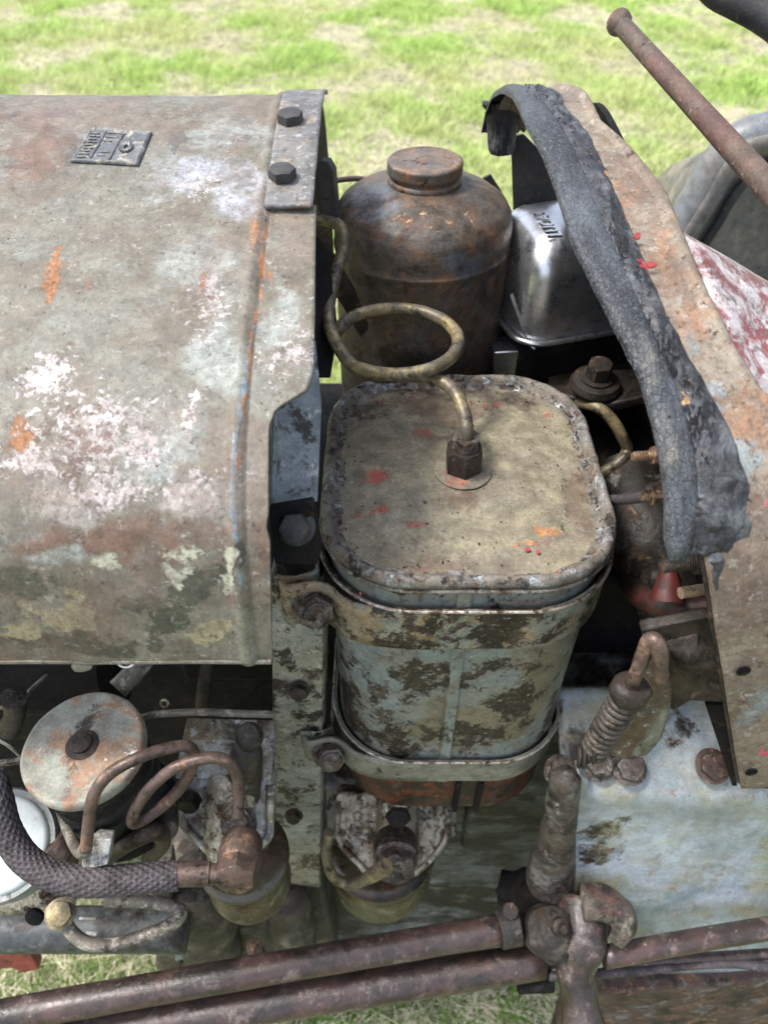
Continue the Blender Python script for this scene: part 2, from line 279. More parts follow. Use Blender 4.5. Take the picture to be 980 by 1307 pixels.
M['cowl'] = weather('cowl_rust', [(.235,.195,.14),(.20,.16,.115),(.25,.215,.165)], [
    ((.23,.265,.265), 40, .50, .07, dict(blobs=[bb(CP,945,560,60,60), bb(CP,880,410,25,60), bb(CP,960,900,40,80), bb(CP,925,520,30,60)], core=.7, bw=.35, stretch=(1,.6,.6))),
    ([(.17,.115,.085),(.14,.095,.075)], 26, .5, .08, dict(blobs=[bb(CP,950,760,50,110), bb(CP,960,640,50,70), bb(CP,935,900,30,120)], core=.7, bw=.45)),
    ([(.36,.19,.10),(.30,.16,.09)], 60, .50, .10, dict(blobs=[bb(CP,855,330,45,80), bb(CP,885,400,45,60), bb(CP,800,250,40,60), bb(CP,975,540,60,100)], bw=.12, amt=.8)), ([(.17,.12,.09),(.14,.10,.08)], 12, .52, .09, dict(amt=.7, seed=50)), ((.36,.33,.28), 130, .57, .05, dict(seed=51, amt=.7)), ([(.15,.10,.07),(.19,.13,.09)], 170, .55, .05, dict(seed=52, amt=.7, h=-.2)),
    ((.55,.09,.13), 45, .5, .03, dict(blobs=[bb(CP,975,955,16,16), bb(CP,950,880,8,12), bb(CP,985,620,20,50)], core=.6, bw=.6)),
    ((.40,.38,.36), 40, .54, .04, dict(blobs=[bb(CP,965,860,30,60), bb(CP,950,980,30,20)], core=.7, bw=.4)),
    (BROWN, 150, .62, .04, dict(h=-.4)), ((.5,.44,.38), 200, .64, .03), (GREASE, 240, .68, .02)], rough=.6, bump=.6, mott=.3)
M['red'] = weather('faded_red_paint', [(.22,.06,.06),(.17,.055,.055)], [((.42,.38,.38), 50, .50, .06, dict(dist=.6)), ((.62,.6,.6), 70, .60, .05, dict(r=.3)), ((.16,.13,.1), 80, .60, .05)], rough=.45, bump=.4)
M['greenpost'] = weather('post_paint', [(.29,.275,.20),(.27,.275,.235)], [
    ([(.24,.10,.045),(.15,.07,.035)], 30, .50, .06, dict(blobs=[by(380,1080,40,70,.31), by(365,770,20,40,.32), by(345,1000,12,160,.31)], core=.7, bw=.5)),
    ([GREASE,(.06,.045,.03)], 24, .53, .03, dict(dist=.15, r=.45)), ((.42,.40,.30), 110, .57, .03), (BROWN, 150, .6, .03)], rough=.45, bump=.6)
M['bluepanel'] = weather('bulkhead_blue_grey', [(.20,.23,.25),(.17,.195,.21)], [(GREASE, 30, .56, .04, dict(dist=.25)), ((.45,.46,.46), 70, .60, .05)], rough=.4, bump=.4)
M['housing'] = weather('housing_grey_green', [(.20,.25,.26),(.255,.29,.30),(.29,.29,.23)], [
    ((.40,.45,.49), 9, .50, .12, dict(r=.25)), ([GREASE,(.07,.055,.04)], 16, .55, .05, dict(blobs=[by(760,1060,80,70,.34), by(700,1100,50,80,.36), by(850,940,60,50,.40), by(740,960,50,50,.38)], core=.8, bw=.5, dist=.25)),
    ((.34,.33,.22), 10, .58, .08), ((.3,.2,.14), 40, .62, .05), (GREASE, 120, .66, .03)], rough=.35, bump=.35, spec=.6, mott=.25, big=9)
M['side'] = weather('engine_side_paint', [(.095,.105,.10),(.06,.063,.06)], [((.19,.21,.21), 18, .54, .07, dict(stretch=(.5,1,1))), (GREASE, 16, .50, .06, dict(stretch=(.6,1,1.4))), ((.12,.09,.06), 50, .60, .05)], rough=.4, bump=.7)
M['jointmetal'] = weather('joint_metal', [(.16,.14,.11),(.11,.09,.07)], [((.30,.28,.22), 40, .57, .06), (GREASE, 30, .54, .07), ((.12,.06,.05), 30, .58, .06)], rough=.45, bump=1.)
M['column'] = weather('stained_column', [(.085,.068,.055),(.06,.048,.04)], [((.16,.155,.14), 20, .54, .08), (GREASE, 26, .54, .07), ((.36,.33,.28), 100, .62, .04)], rough=.4, bump=.9)
M['crank'] = weather('crankcase_casting', [(.050,.042,.036),(.075,.066,.058)], [((.19,.17,.125), 22, .57, .07), (GREASE, 22, .52, .07), ((.06,.045,.03), 60, .56, .07)], rough=.45, bump=1.)
M['block'] = weather('engine_paint', [(.048,.046,.043),(.028,.026,.024)], [(GREASE, 14, .50, .10, dict(r=.35)), ((.20,.21,.19), 24, .60, .05), ((.13,.085,.06), 50, .60, .05)], rough=.45, bump=.8)
M['alloy'] = weather('cast_alloy', [(.52,.52,.50),(.60,.60,.58)], [((.30,.25,.17), 22, .52, .08), ((.10,.085,.07), 26, .56, .06, dict(seed=71)), (GREASE, 60, .63, .05, dict(r=.4)), ((.8,.8,.78), 90, .60, .05, dict(r=.3)), (GREASE, 190, .66, .03)], rough=.42, metal=.55, bump=.7, mott=.3)
M['oilalloy'] = weather('oily_alloy', [(.46,.42,.33),(.32,.25,.17)], [(GREASE, 24, .56, .06, dict(r=.25)), ((.85,.80,.68), 70, .58, .04, dict(r=.25)), (BROWN, 50, .55, .06)], rough=.32, metal=.5, bump=.8)
M['bowl'] = weather('stained_bowl', [(.05,.045,.022),(.032,.028,.014)], [((.18,.17,.09), 24, .57, .05, dict(dist=.25)), ((.07,.035,.02), 16, .54, .08), (GREASE, 30, .57, .06)], rough=.25, bump=.3, spec=.7)
M['filtertop'] = weather('filter_cap_paint', [(.30,.31,.26),(.26,.26,.215)], [
    ((.05,.04,.035), 70, .52, .05, dict(blobs=[by(104,944,30,26,.293)], bw=.5, wf=.4)),
    ([(.36,.22,.14),(.28,.17,.11)], 26, .54, .05, dict(dist=.6)), ((.8,.78,.72), 130, .60, .02, dict(blobs=[by(100,1010,90,30,.28), by(170,960,20,60,.29)], core=.7, bw=.3)), (GREASE, 110, .67, .03), ((.6,.55,.48), 100, .64, .03)], rough=.6, bump=.5)
M['gauze'] = weather('black_gauze', [(.018,.018,.02),(.03,.03,.032)], [((.11,.11,.12), 200, .62, .05)], rough=.4, metal=.2, bump=.3)
M['white'] = weather('white_plastic', [(.60,.64,.64),(.55,.60,.59)], [((.35,.36,.33), 60, .62, .08)], rough=.35, bump=.1, mott=.1)
M['greyrim'] = weather('grey_rim', [(.24,.26,.25)], [(GREASE, 50, .6, .06)], rough=.5)
M['rod'] = weather('rod_brown_paint', [(.055,.038,.034),(.08,.047,.04)], [((.16,.12,.11), 40, .58, .05), ((.32,.27,.22), 90, .64, .03), (GREASE, 18, .55, .08), ((.28,.04,.04), 110, .68, .02)], rough=.32, bump=.4, spec=.6)
M['lever'] = weather('lever_rust', [(.105,.075,.055),(.085,.07,.055)], [((.12,.06,.05), 12, .55, .08), ((.34,.24,.18), 260, .60, .05), (GREASE, 200, .64, .04)], rough=.6, bump=.7)
M['guard'] = weather('mudguard_grey', [(.20,.185,.165),(.16,.155,.15)], [((.32,.27,.2), 8, .56, .1), ((.07,.07,.075), 12, .58, .1)], rough=.5, bump=.3)
M['guardrim'] = weather('mudguard_rim', [(.17,.18,.19),(.18,.17,.155)], rough=.4, bump=.3)
M['redhose'] = weather('red_rubber', [(.085,.018,.014),(.06,.014,.011)], [(GREASE, 60, .6, .06)], rough=.55)
M['darkred'] = weather('dark_red_hose', [(.07,.02,.018),(.05,.017,.015)], [(GREASE, 50, .5, .08)], rough=.4)
M['wood'] = weather('cream_stud', [(.36,.27,.17)], [(BROWN, 80, .6, .05)], rough=.6)
M['beam'] = weather('rusty_beam', [(.07,.045,.035),(.10,.06,.045)], [((.28,.15,.08), 46, .58, .05), ((.2,.19,.19), 26, .58, .06), (GREASE, 30, .56, .06)], rough=.65, bump=.9)
M['redscrap'] = weather('red_frame_paint', [(.26,.06,.045),(.19,.05,.04)], [(GREASE, 30, .58, .06)], rough=.6)
M['crumb'] = weather('crumbs', [(.03,.026,.022),(.08,.06,.045)], rough=.8)
M['flake'] = weather('red_paint_flakes', [(.42,.07,.06),(.30,.05,.05)], rough=.6, mott=.2)

# ------------------------------------------------------------ mesh helpers
def paint_masks(me, mat):
    """where each stain lies, stored on the vertices; its ragged edge comes from the material's noise"""
    n = len(me.vertices); co = np.zeros(n*3); me.vertices.foreach_get('co', co); co = co.reshape(-1, 3)
    wv = np.array([mn.noise_vector(Vector(c)*26)*.013+mn.noise_vector(Vector(c)*95)*.006+mn.noise_vector(Vector(c)*260)*.003 for c in co])
    for nm, bl, wf in MASKS[mat.name]:
        v = np.zeros(n)
        for c, rr in bl: v = np.maximum(v, 1-np.linalg.norm((co+wv*wf-np.array(c))/np.array(rr), axis=1))
        t = np.clip(v/1.1, 0, 1); a = me.attributes.new(nm, 'FLOAT', 'POINT'); a.data.foreach_set('value', (t*t*(3-2*t)).astype(np.float32))
class MB:
    def __init__(s): s.v = []; s.f = []
    def add(s, verts, faces):
        o = len(s.v); s.v += [Vector(x) for x in verts]; s.f += [tuple(i+o for i in f) for f in faces]; return s
    def grid(s, rows, closed=False):
        n = len(rows[0]); fs = []
        for i in range(len(rows)-1):
            for j in range(n if closed else n-1):
                k = (j+1) % n; fs.append((i*n+j, i*n+k, (i+1)*n+k, (i+1)*n+j))
        return s.add([p for r in rows for p in r], fs)
    def tube(s, pts, r, seg=14, sub=8, caps=True, rf=None, smooth=True):
        c = catmull(pts, sub) if smooth and len(pts) > 2 else [Vector(p) for p in pts]
        rad = r if isinstance(r, (list, tuple)) else [r]*len(pts)
        T = [(c[min(i+1, len(c)-1)]-c[max(i-1, 0)]).normalized() for i in range(len(c))]
        up = Vector((0, 0, 1)) if abs(T[0].z) < .9 else Vector((1, 0, 0))
        N = (up-T[0]*up.dot(T[0])).normalized(); rows = []; L = 0
        for i, p in enumerate(c):
            if i: L += (p-c[i-1]).length
            N = (N-T[i]*N.dot(T[i])).normalized(); B = T[i].cross(N)
            rr = float(np.interp(i/(len(c)-1)*(len(rad)-1), range(len(rad)), rad))
            rows.append([p+(N*math.cos(2*math.pi*j/seg)+B*math.sin(2*math.pi*j/seg))*(rr+(rf(L, 2*math.pi*j/seg) if rf else 0)) for j in range(seg)])
        o = len(s.v); s.grid(rows, True)
        if caps:
            s.f.append(tuple(o+j for j in range(seg))[::-1]); e = o+(len(rows)-1)*seg; s.f.append(tuple(e+j for j in range(seg)))
        return s
    def lathe(s, prof, c=(0,0,0), axis=(0,0,1), seg=40, sx=1., sy=1., rf=None):
        """prof = [(radius, height)]; turned about axis through c"""
        q = Vector((0,0,1)).rotation_difference(Vector(axis).normalized()); c = Vector(c)
        rows = []
        for r, h in prof:
            rows.append([c+q@Vector(((r+(rf(h, 2*math.pi*j/seg) if rf and r > 0 else 0))*math.cos(2*math.pi*j/seg)*sx, (r+(rf(h, 2*math.pi*j/seg) if rf and r > 0 else 0))*math.sin(2*math.pi*j/seg)*sy, h)) for j in range(seg)])
        o = len(s.v); s.grid(rows, True)
        s.f.append(tuple(o+j for j in range(seg))[::-1]); e = o+(len(rows)-1)*seg; s.f.append(tuple(e+j for j in range(seg)))
        return s
    def box(s, lo, hi, M4=None):
        x0, y0, z0 = lo; x1, y1, z1 = hi
        v = [Vector(p) for p in ((x0,y0,z0),(x1,y0,z0),(x1,y1,z0),(x0,y1,z0),(x0,y0,z1),(x1,y0,z1),(x1,y1,z1),(x0,y1,z1))]
        if M4: v = [M4@p for p in v]
        return s.add(v, [(3,2,1,0),(4,5,6,7),(0,1,5,4),(1,2,6,5),(2,3,7,6),(3,0,4,7)])
    def prism(s, outline, vec):
        """closed outline (3D points) pushed along vec"""
        n = len(outline); a = [Vector(p) for p in outline]; b = [p+Vector(vec) for p in a]
        return s.add(a+b, [tuple(range(n))[::-1], tuple(range(n, 2*n))]+[(i, (i+1) % n, n+(i+1) % n, n+i) for i in range(n)])
    def bolt(s, c, axis, r, h, wr=None, wh=.002, hole=False, stud=0, sr=None):
        q = Vector((0,0,1)).rotation_difference(Vector(axis).normalized()); c = Vector(c); z = 0
        if wr: s.lathe([(wr*.98,0),(wr,wh*.3),(wr,wh*.8),(wr*.95,wh)], c, axis, 28); z = wh
        rot = random.uniform(0, 1)
        def ring(rr, hh, k=0): return [c+q@Vector((rr*math.cos(rot+math.pi/3*j), rr*math.sin(rot+math.pi/3*j), hh)) for j in range(6)]
        n = 36
        def ring2(rr, hh, mix):
            out = []
            for j in range(n):
                a = 2*math.pi*j/n; m = ((a) % (math.pi/3))-math.pi/6
                hx = rr*math.cos(math.pi/6)/math.cos(m); rad = hx if mix == 0 else min(hx, rr*mix)
                out.append(c+q@Vector((rad*math.cos(a+rot), rad*math.sin(a+rot), hh)))
            return out
        rows = [ring2(r, z, 0), ring2(r, z+h*.86, 0), ring2(r, z+h*.94, .96), ring2(r, z+h, .86)]
        o = len(s.v); s.grid(rows, True); s.f.append(tuple(o+3*n+j for j in range(n)))
        if stud:
            sr = sr or r*.55; p = []; k = 0; hh = z+h*.8
            while hh < z+h+stud: p += [(sr, hh), (sr*.86, hh+.0009)]; hh += .0018
            p += [(sr*.8, hh), (0.0001, hh)]; s.lathe(p, c, axis, 20)
        return s
    def rough(s, amp, scale, seed=0):
        for v in s.v: v += mn.noise_vector(v*scale+Vector((seed, seed*2, 0)))*amp
        return s
ROOT = None
def build(name, mb, mat, parent=None, label=None, smooth=40, bevel=0, bseg=2, solid=0, sub=0, kind=None):
    me = bpy.data.meshes.new(name); me.from_pydata([tuple(v) for v in mb.v], [], mb.f); me.update()
    o = bpy.data.objects.new(name, me); COL.objects.link(o); me.materials.append(M[mat] if isinstance(mat, str) else mat)
    if me.materials[0].name in MASKS: paint_masks(me, me.materials[0])
    for p in me.polygons: p.use_smooth = True
    if smooth < 180: me.set_sharp_from_angle(angle=math.radians(smooth))
    if solid: m = o.modifiers.new('thickness', 'SOLIDIFY'); m.thickness = solid; m.offset = -1
    if bevel: m = o.modifiers.new('bevel', 'BEVEL'); m.width = bevel; m.segments = bseg; m.limit_method = 'ANGLE'; m.angle_limit = math.radians(35)
    if sub: m = o.modifiers.new('sub', 'SUBSURF'); m.levels = m.render_levels = sub
    if parent is not None:
        o.parent = parent
        if parent is ROOT: o.location = -ROOT.location
    if label: o['label'] = label
    if kind: o['kind'] = kind
    return o
def part(name, mb, mat, label=None, **k): return build(name, mb, mat, ROOT, label, **k)
def rrect(cx, cy, w, d, r, n=8):
    out = []
    for qx, qy, a0 in ((1,1,0),(-1,1,90),(-1,-1,180),(1,-1,270)):
        for k in range(n+1):
            a = math.radians(a0+90*k/n); out.append((cx+qx*(w/2-r)+r*math.cos(a), cy+qy*(d/2-r)+r*math.sin(a)))
    return out
def text_mb(txt, size, depth, M4):
    cu = bpy.data.curves.new('lettering', 'FONT'); cu.body = txt; cu.size = size; cu.extrude = depth; cu.align_x = 'CENTER'; cu.align_y = 'CENTER'; cu.resolution_u = 3; cu.offset = size*.02
    ob = bpy.data.objects.new('lettering', cu); COL.objects.link(ob); bpy.context.view_layer.update()
    me = bpy.data.meshes.new_from_object(ob.evaluated_get(bpy.context.evaluated_depsgraph_get()))
    mb = MB().add([M4@v.co for v in me.vertices], [tuple(p.vertices) for p in me.polygons])
    bpy.data.objects.remove(ob); bpy.data.curves.remove(cu); bpy.data.meshes.remove(me); return mb

# ------------------------------------------------------------ the field
gm = G('field_ground')
c = gm.mix(gm.step(gm.noise(1.1, 3, 6, .6, stretch=(1,1.6,1)), .42, .6), (.13,.19,.05), (.30,.26,.17))
c = gm.mix(gm.step(gm.noise(60, 4, 5, .7), .4, .65), c, (.06,.07,.02))
b = gm.n('ShaderNodeBsdfPrincipled'); gm.put(b.inputs['Base Color'], c); b.inputs['Roughness'].default_value = .9
o_ = gm.n('ShaderNodeOutputMaterial'); gm.t.links.new(b.outputs[0], o_.inputs[0])
N = 40; rows = []
for i in range(N+1):
    yy = -6+ (i/N)**3*206; rows.append([Vector(((j/N*2-1)**3*150, yy, .0)) for j in range(N+1)])
g_ = build('field', MB().grid(rows), gm.m, None, smooth=180)
g_['kind'] = 'structure'
def blades(name, mat_col, pts, hts, wid, lean, label):
    n = len(pts); rng = np.random.default_rng(len(pts))
    ang = rng.uniform(0, 2*np.pi, n); la = rng.uniform(0, 2*np.pi, n); ln = hts*lean*rng.uniform(.4, 1.3, n)
    dx, dy = np.cos(ang)*wid/2, np.sin(ang)*wid/2
    V = np.zeros((n, 5, 3)); V[:, 0, 0] = pts[:,0]-dx; V[:, 0, 1] = pts[:,1]-dy; V[:, 1, 0] = pts[:,0]+dx; V[:, 1, 1] = pts[:,1]+dy
    hz = hts*rng.uniform(.75, 1, n)/(1+lean*.8)
    for k, (t, wv) in enumerate(((.55, .8), (.55, -.8))):
        V[:, 2+k, 0] = pts[:,0]+np.cos(la)*ln*.35+dx*wv*(-1); V[:, 2+k, 1] = pts[:,1]+np.sin(la)*ln*.35-dy*wv; V[:, 2+k, 2] = hz*.62
    V[:, 2, 0] = pts[:,0]+np.cos(la)*ln*.35+dx*.8; V[:, 2, 1] = pts[:,1]+np.sin(la)*ln*.35+dy*.8
    V[:, 3, 0] = pts[:,0]+np.cos(la)*ln*.35-dx*.8; V[:, 3, 1] = pts[:,1]+np.sin(la)*ln*.35-dy*.8
    V[:, 4, 0] = pts[:,0]+np.cos(la)*ln; V[:, 4, 1] = pts[:,1]+np.sin(la)*ln; V[:, 4, 2] = hz
    V[:, :, 2] += .002; V[:, :2, 2] = -.003
    base = (np.arange(n)*5)[:, None]
    quads = base+np.array([[0,1,2,3]]); tris = base+np.array([[3,2,4]])
    me = bpy.data.meshes.new(name); me.vertices.add(n*5); me.vertices.foreach_set('co', V.reshape(-1))
    lv = np.concatenate([quads.reshape(-1), tris.reshape(-1)]); me.loops.add(len(lv)); me.loops.foreach_set('vertex_index', lv)
    me.polygons.add(2*n); ls = np.concatenate([np.arange(n)*4, n*4+np.arange(n)*3]); me.polygons.foreach_set('loop_start', ls)
    me.update(calc_edges=True); me.validate()
    o = bpy.data.objects.new(name, me); COL.objects.link(o); me.materials.append(mat_col)
    o['kind'] = 'stuff'; o['label'] = label; o['category'] = 'grass'; return o
def grassmat(name, a, b_, c_):
    g = G(name); ri = g.n('ShaderNodeNewGeometry').outputs['Random Per Island']
    col = g.mix(ri, a, b_); col = g.mix(g.step(g.noise(.9, 2, 5, .6), .4, .62), col, c_)
    col = g.mix(g.step(g.noise(9, 5, 4, .6), .45, .62), col, g.mix(.28, col, (.04,.07,.015)))
    d = g.n('ShaderNodeBsdfPrincipled'); g.put(d.inputs['Base Color'], col); d.inputs['Roughness'].default_value = .55; d.inputs['Specular IOR Level'].default_value = .3
    t = g.n('ShaderNodeBsdfTranslucent'); g.put(t.inputs['Color'], col)
    mx = g.n('ShaderNodeMixShader'); mx.inputs[0].default_value = .35; g.t.links.new(d.outputs[0], mx.inputs[1]); g.t.links.new(t.outputs[0], mx.inputs[2])
    o = g.n('ShaderNodeOutputMaterial'); g.t.links.new(mx.outputs[0], o.inputs[0]); return g.m
rng = np.random.default_rng(3)
def nfield(x, y, s, seed):       # cheap smooth patchiness
    v = 0
    for k in range(6):
        a = rng2[seed+k, 0]*6.28; f = s*(1+k*.6); v = v+np.sin((x*math.cos(a)+y*math.sin(a))*f+rng2[seed+k, 1]*6.28)/(1+k*.3)
    return v
rng2 = np.random.default_rng(5).uniform(size=(40, 2))
n = 430000
y = 1.2+rng.power(1.5, n)*10.5; x = rng.uniform(-1, 1, n)*(y*.62+.6); p = np.stack([x, y], 1)
patch = nfield(x, y*1.3, 3.2, 0)
keep = patch+rng.normal(0, 1.3, n)-(y-4)*.12 > -.5
gp = p[keep]; gh = rng.uniform(.05, .125, len(gp))*(1+.25*np.clip(patch[keep], -1, 2))
blades('grass', grassmat('grass_green', (.42,.58,.15), (.56,.72,.24), (.64,.68,.33)), gp, gh, .0055+gp[:,1]*.0006, .7, 'bright green mown grass growing across the field behind the tractor')
n = 260000
y = 1.2+rng.power(1.6, n)*10.5; x = rng.uniform(-1, 1, n)*(y*.62+.6); p = np.stack([x, y], 1)
patch = nfield(x, y*1.3, 3.2, 0); keep = (-patch+rng.normal(0, 1.0, n)+(y-4.5)*.30) > .35
sp = p[keep]
straw = grassmat('dry_straw', (.76,.69,.52), (.86,.80,.64), (.70,.66,.46))
blades('straw', straw, sp, rng.uniform(.05, .11, len(sp)), .0042+sp[:,1]*.0006, 2.6, 'pale dry cut grass lying in drifts over the green field')
n = 34000
x = rng.uniform(-.9, .9, n); y = rng.uniform(-.05, 1.2, n); p = np.stack([x, y], 1)
blades('grass', grassmat('grass_near', (.10,.20,.025), (.17,.30,.05), (.2,.27,.08)), p, rng.uniform(.05, .12, n), .0045, .9, 'long green grass growing beneath the tractor at the bottom of the photo')
n = 15000
x = rng.uniform(-.9, .9, n); y = rng.uniform(-.05, 1.2, n); p = np.stack([x, y], 1)
blades('straw', straw, p, rng.uniform(.08, .18, n), .004, 2.6, 'tangled dry stalks lying in the grass under the tractor')

# ------------------------------------------------------------ the tractor
ROOT = bpy.data.objects.new('old_tractor', None); COL.objects.link(ROOT); ROOT.location = (0, .55, 0)
ROOT['label'] = 'weathered vintage tractor with its middle bonnet panel off, showing tanks, pipes and filters'; ROOT['category'] = 'tractor'

# --- bonnet
edge = [(348,838),(346,760),(345,690),(340,672),(343,655),(343,600),(344,545),(352,522),(375,508),(393,497),(400,475),(402,400),(403,280),(404,262)]
ES = [BP.hit(*p) for p in edge]
es, ex = [q for X, q in ES], [X for X, q in ES]
SX = -.0906
qtop = BP.s[-1]; qn = 230
cols = list(np.linspace(-.62, SX-.008, 90))+[SX+d for d in (-.006,-.0045,-.003,-.0015,0,.0015,.003,.0045,.006,.008)]
rows = []
dent = lambda X, q: .0016*mn.noise(Vector((X*9, q*9, 1)))+.0009*mn.noise(Vector((X*28, q*28, 4)))+.0004*mn.noise(Vector((X*90, q*90, 2)))
for i in range(qn+1):
    q = qtop*i/qn; xr = float(np.interp(q, es, ex))
    if q > BP.hit(404, 262)[1]: xr = -.058
    cc = cols+list(np.linspace(SX+.011, xr, 14)); r = []
    for X in cc:
        bead = .0022*math.exp(-((X-SX)/.0032)**2)+(-.0016 if X > SX+.005 else 0)
        r.append(BP.pt(X, q, dent(X, q)+bead))
    rows.append(r)
bon = part('bonnet_panel', MB().grid([r[::-1] for r in rows]), 'bonnet', 'front bonnet panel in flaking grey-green paint with white flecks and orange rust streaks', smooth=180, solid=.0022)
# welded bead beside the seam
# rolled lower edge
pts = [BP.pt(X, .0015, .001+.0006*mn.noise(Vector((X*20,0,0)))) for X in np.linspace(-.62, -.0755, 60)]
build('rolled_edge', MB().tube(pts, .0022, 8, 2), 'bonnet', bon)
# bolted strip on the far right corner
q0, q1 = BP.hit(404, 272)[1], BP.far(.745); rows = []
for i in range(50):
    q = q0+(q1-q0)*i/49; r = []
    for k, X in enumerate(np.linspace(-.0865, -.0515, 14)):
        wob = .0012*mn.noise(Vector((q*40, 3, 0))) if k in (0, 13) else 0
        r.append(BP.pt(X+wob, q, .0034+.0012*mn.noise(Vector((X*60, q*30, 7)))))
    rows.append(r)
stp = build('fixing_strip', MB().grid([r[::-1] for r in rows]), 'stripmetal', bon, 'bolted strip of bare grey metal at the bonnet corner', smooth=180, solid=.003)
for px, py in ((372,165),(362,236)):
    X, q = BP.hit(px, py); c = BP.pt(X, q, .0065); nn = BP.nrm(q)
    build('bolt', MB().bolt(c, (0, -.12, 1), .0105, .007), 'blackbolt', bon)
# data plate
def on_bon(px, py, off=0): X, q = BP.hit(px, py); return BP.pt(X, q, off)
c4 = [on_bon(91,211), on_bon(178,216), on_bon(196,173), on_bon(120,167)]
def bil(u, v, off):
    p = (c4[0]*(1-u)+c4[1]*u)*(1-v)+(c4[3]*(1-u)+c4[2]*u)*v
    return p+Vector((0,-.15,1)).normalized()*off
mb = MB(); n = 24; mb.grid([[bil(i/n, j/n, .0032+(.0013 if min(i, j, n-i, n-j) < 2 and min(i, j, n-i, n-j) > 0 else 0)+.0004*mn.noise(Vector((i*.4, j*.4, 0)))) for i in range(n+1)] for j in range(n+1)])
dp = build('data_plate', mb, 'plate', bon, 'small dark stamped plate with a raised frame on the bonnet', solid=.0035, smooth=60)
mb = MB()
for k in range(9):
    v0 = .12+.085*k
    for u0, u1 in ((.06, .15), (.17, .22)) if k % 2 else ((.07, .19),):
        a_, b_ = bil(u0, v0, .0036), bil(u1, v0+.01, .0036); mb.tube([a_, b_], .0008, 6, smooth=False)
for u0, u1, v0, v1 in ((.30,.62,.86,.86),(.30,.5,.74,.73),(.3,.44,.62,.62),(.55,.56,.1,.85),(.27,.27,.12,.88),(.34,.5,.3,.3),(.34,.46,.2,.2)):
    mb.tube([bil(u0, v0, .0034), bil(u1, v1, .0034)], .0008, 6, smooth=False)
for k in range(14):
    a = k*.45; mb.tube([bil(.72+.05*math.cos(a), .45+.09*math.sin(a), .004), bil(.72+.09*math.cos(a+1), .45+.14*math.sin(a+1), .0045)], .0012, 5, smooth=False)
# the plate's relief belongs to the bonnet, one level down
build('plate_relief', mb, 'plate', bon)
# little things hanging under the bonnet's near edge
part('clip', MB().lathe([(.0001,0),(.006,.001),(.0075,.004),(.006,.007),(.0001,.008)], P(105,842,Y=.30), (.3,-1,-.3), 18), 'filtertop', 'small pale cap peeping out under the bonnet edge')
part('wire_loop', MB().tube([P(145,838,Y=.31), P(155,850,Y=.305), P(168,850,Y=.305), P(178,838,Y=.31)], .0011, 8), 'silver', 'thin bright wire loop hanging under the bonnet edge')

# --- cowl with its rubber seals
def curve(lst):
    S_, X_ = [], []
    for t in lst:
        if t[0] == 'c': X, q = CP.hit(t[1], t[2])
        else: X, q = t[1], CP.far(t[2])
        S_.append(q); X_.append(X)
    o = sorted(zip(S_, X_)); return [a for a, b in o], [b for a, b in o]
L1 = curve([('c',858,728),('c',848,690),('c',847,620),('c',835,550),('c',815,480),('c',790,430),('c',760,370),('c',730,310),('c',712,250),('c',694,200),('c',672,160),('y',.110,.70),('y',.100,.76),('y',.098,.80)])
L2 = curve([('c',872,728),('c',884,690),('c',892,640),('c',888,590),('c',872,520),('c',848,460),('c',822,400),('c',797,345),('c',765,270),('c',737,200),('c',712,155),('y',.130,.70),('y',.122,.76),('y',.118,.80)])
L3 = curve([('c',925,712),('c',948,680),('c',955,630),('c',940,570),('c',912,515),('c',882,465),('c',850,405),('c',828,350),('c',803,290),('c',775,225),('c',748,168),('c',722,140),('y',.150,.70),('y',.134,.76),('y',.13,.80)])
R_ = curve([('c',1120,1005),('c',1120,700),('c',1080,600),('c',1020,540),('c',968,500),('c',930,440),('c',892,360),('c',868,300),('c',846,246),('c',802,192),('c',765,158),('y',.172,.70),('y',.15,.76),('y',.14,.80)])
ML = curve([('c',945,1005),('c',928,900),('c',912,800),('c',897,705),('c',880,640),('c',868,560),('c',848,500),('c',805,400),('c',765,310),('c',735,230),('c',700,165),('y',.122,.70),('y',.112,.76),('y',.108,.80)])
ev = lambda c, q: float(np.interp(q, c[0], c[1]))
qb = CP.hit(940, 1005)[1]; qs = CP.hit(860, 722)[1]; qs2 = CP.hit(930, 708)[1]; qe = CP.far(.80)
rows = []
for i in range(181):
    q = qb+(qe-qb)*i/180; a_, b_ = ev(ML, q), ev(R_, q); r = []
    for k in range(31):
        X = a_+(b_-a_)*k/30
        lip = -.012*max(0, 1-k/3.)**1.5*0 + (.004*math.exp(-((k-28)/1.5)**2))
        r.append(CP.pt(X, q, -.002+lip+.0012*mn.noise(Vector((X*20, q*20, 0)))+.0004*mn.noise(Vector((X*100, q*100, 0)))))
    rows.append(r)
cow = part('cowl', MB().grid([r[::-1] for r in rows]), 'cowl', 'rust-mottled tan scuttle cowl with a few spots of old blue and red paint', smooth=180, solid=.003)
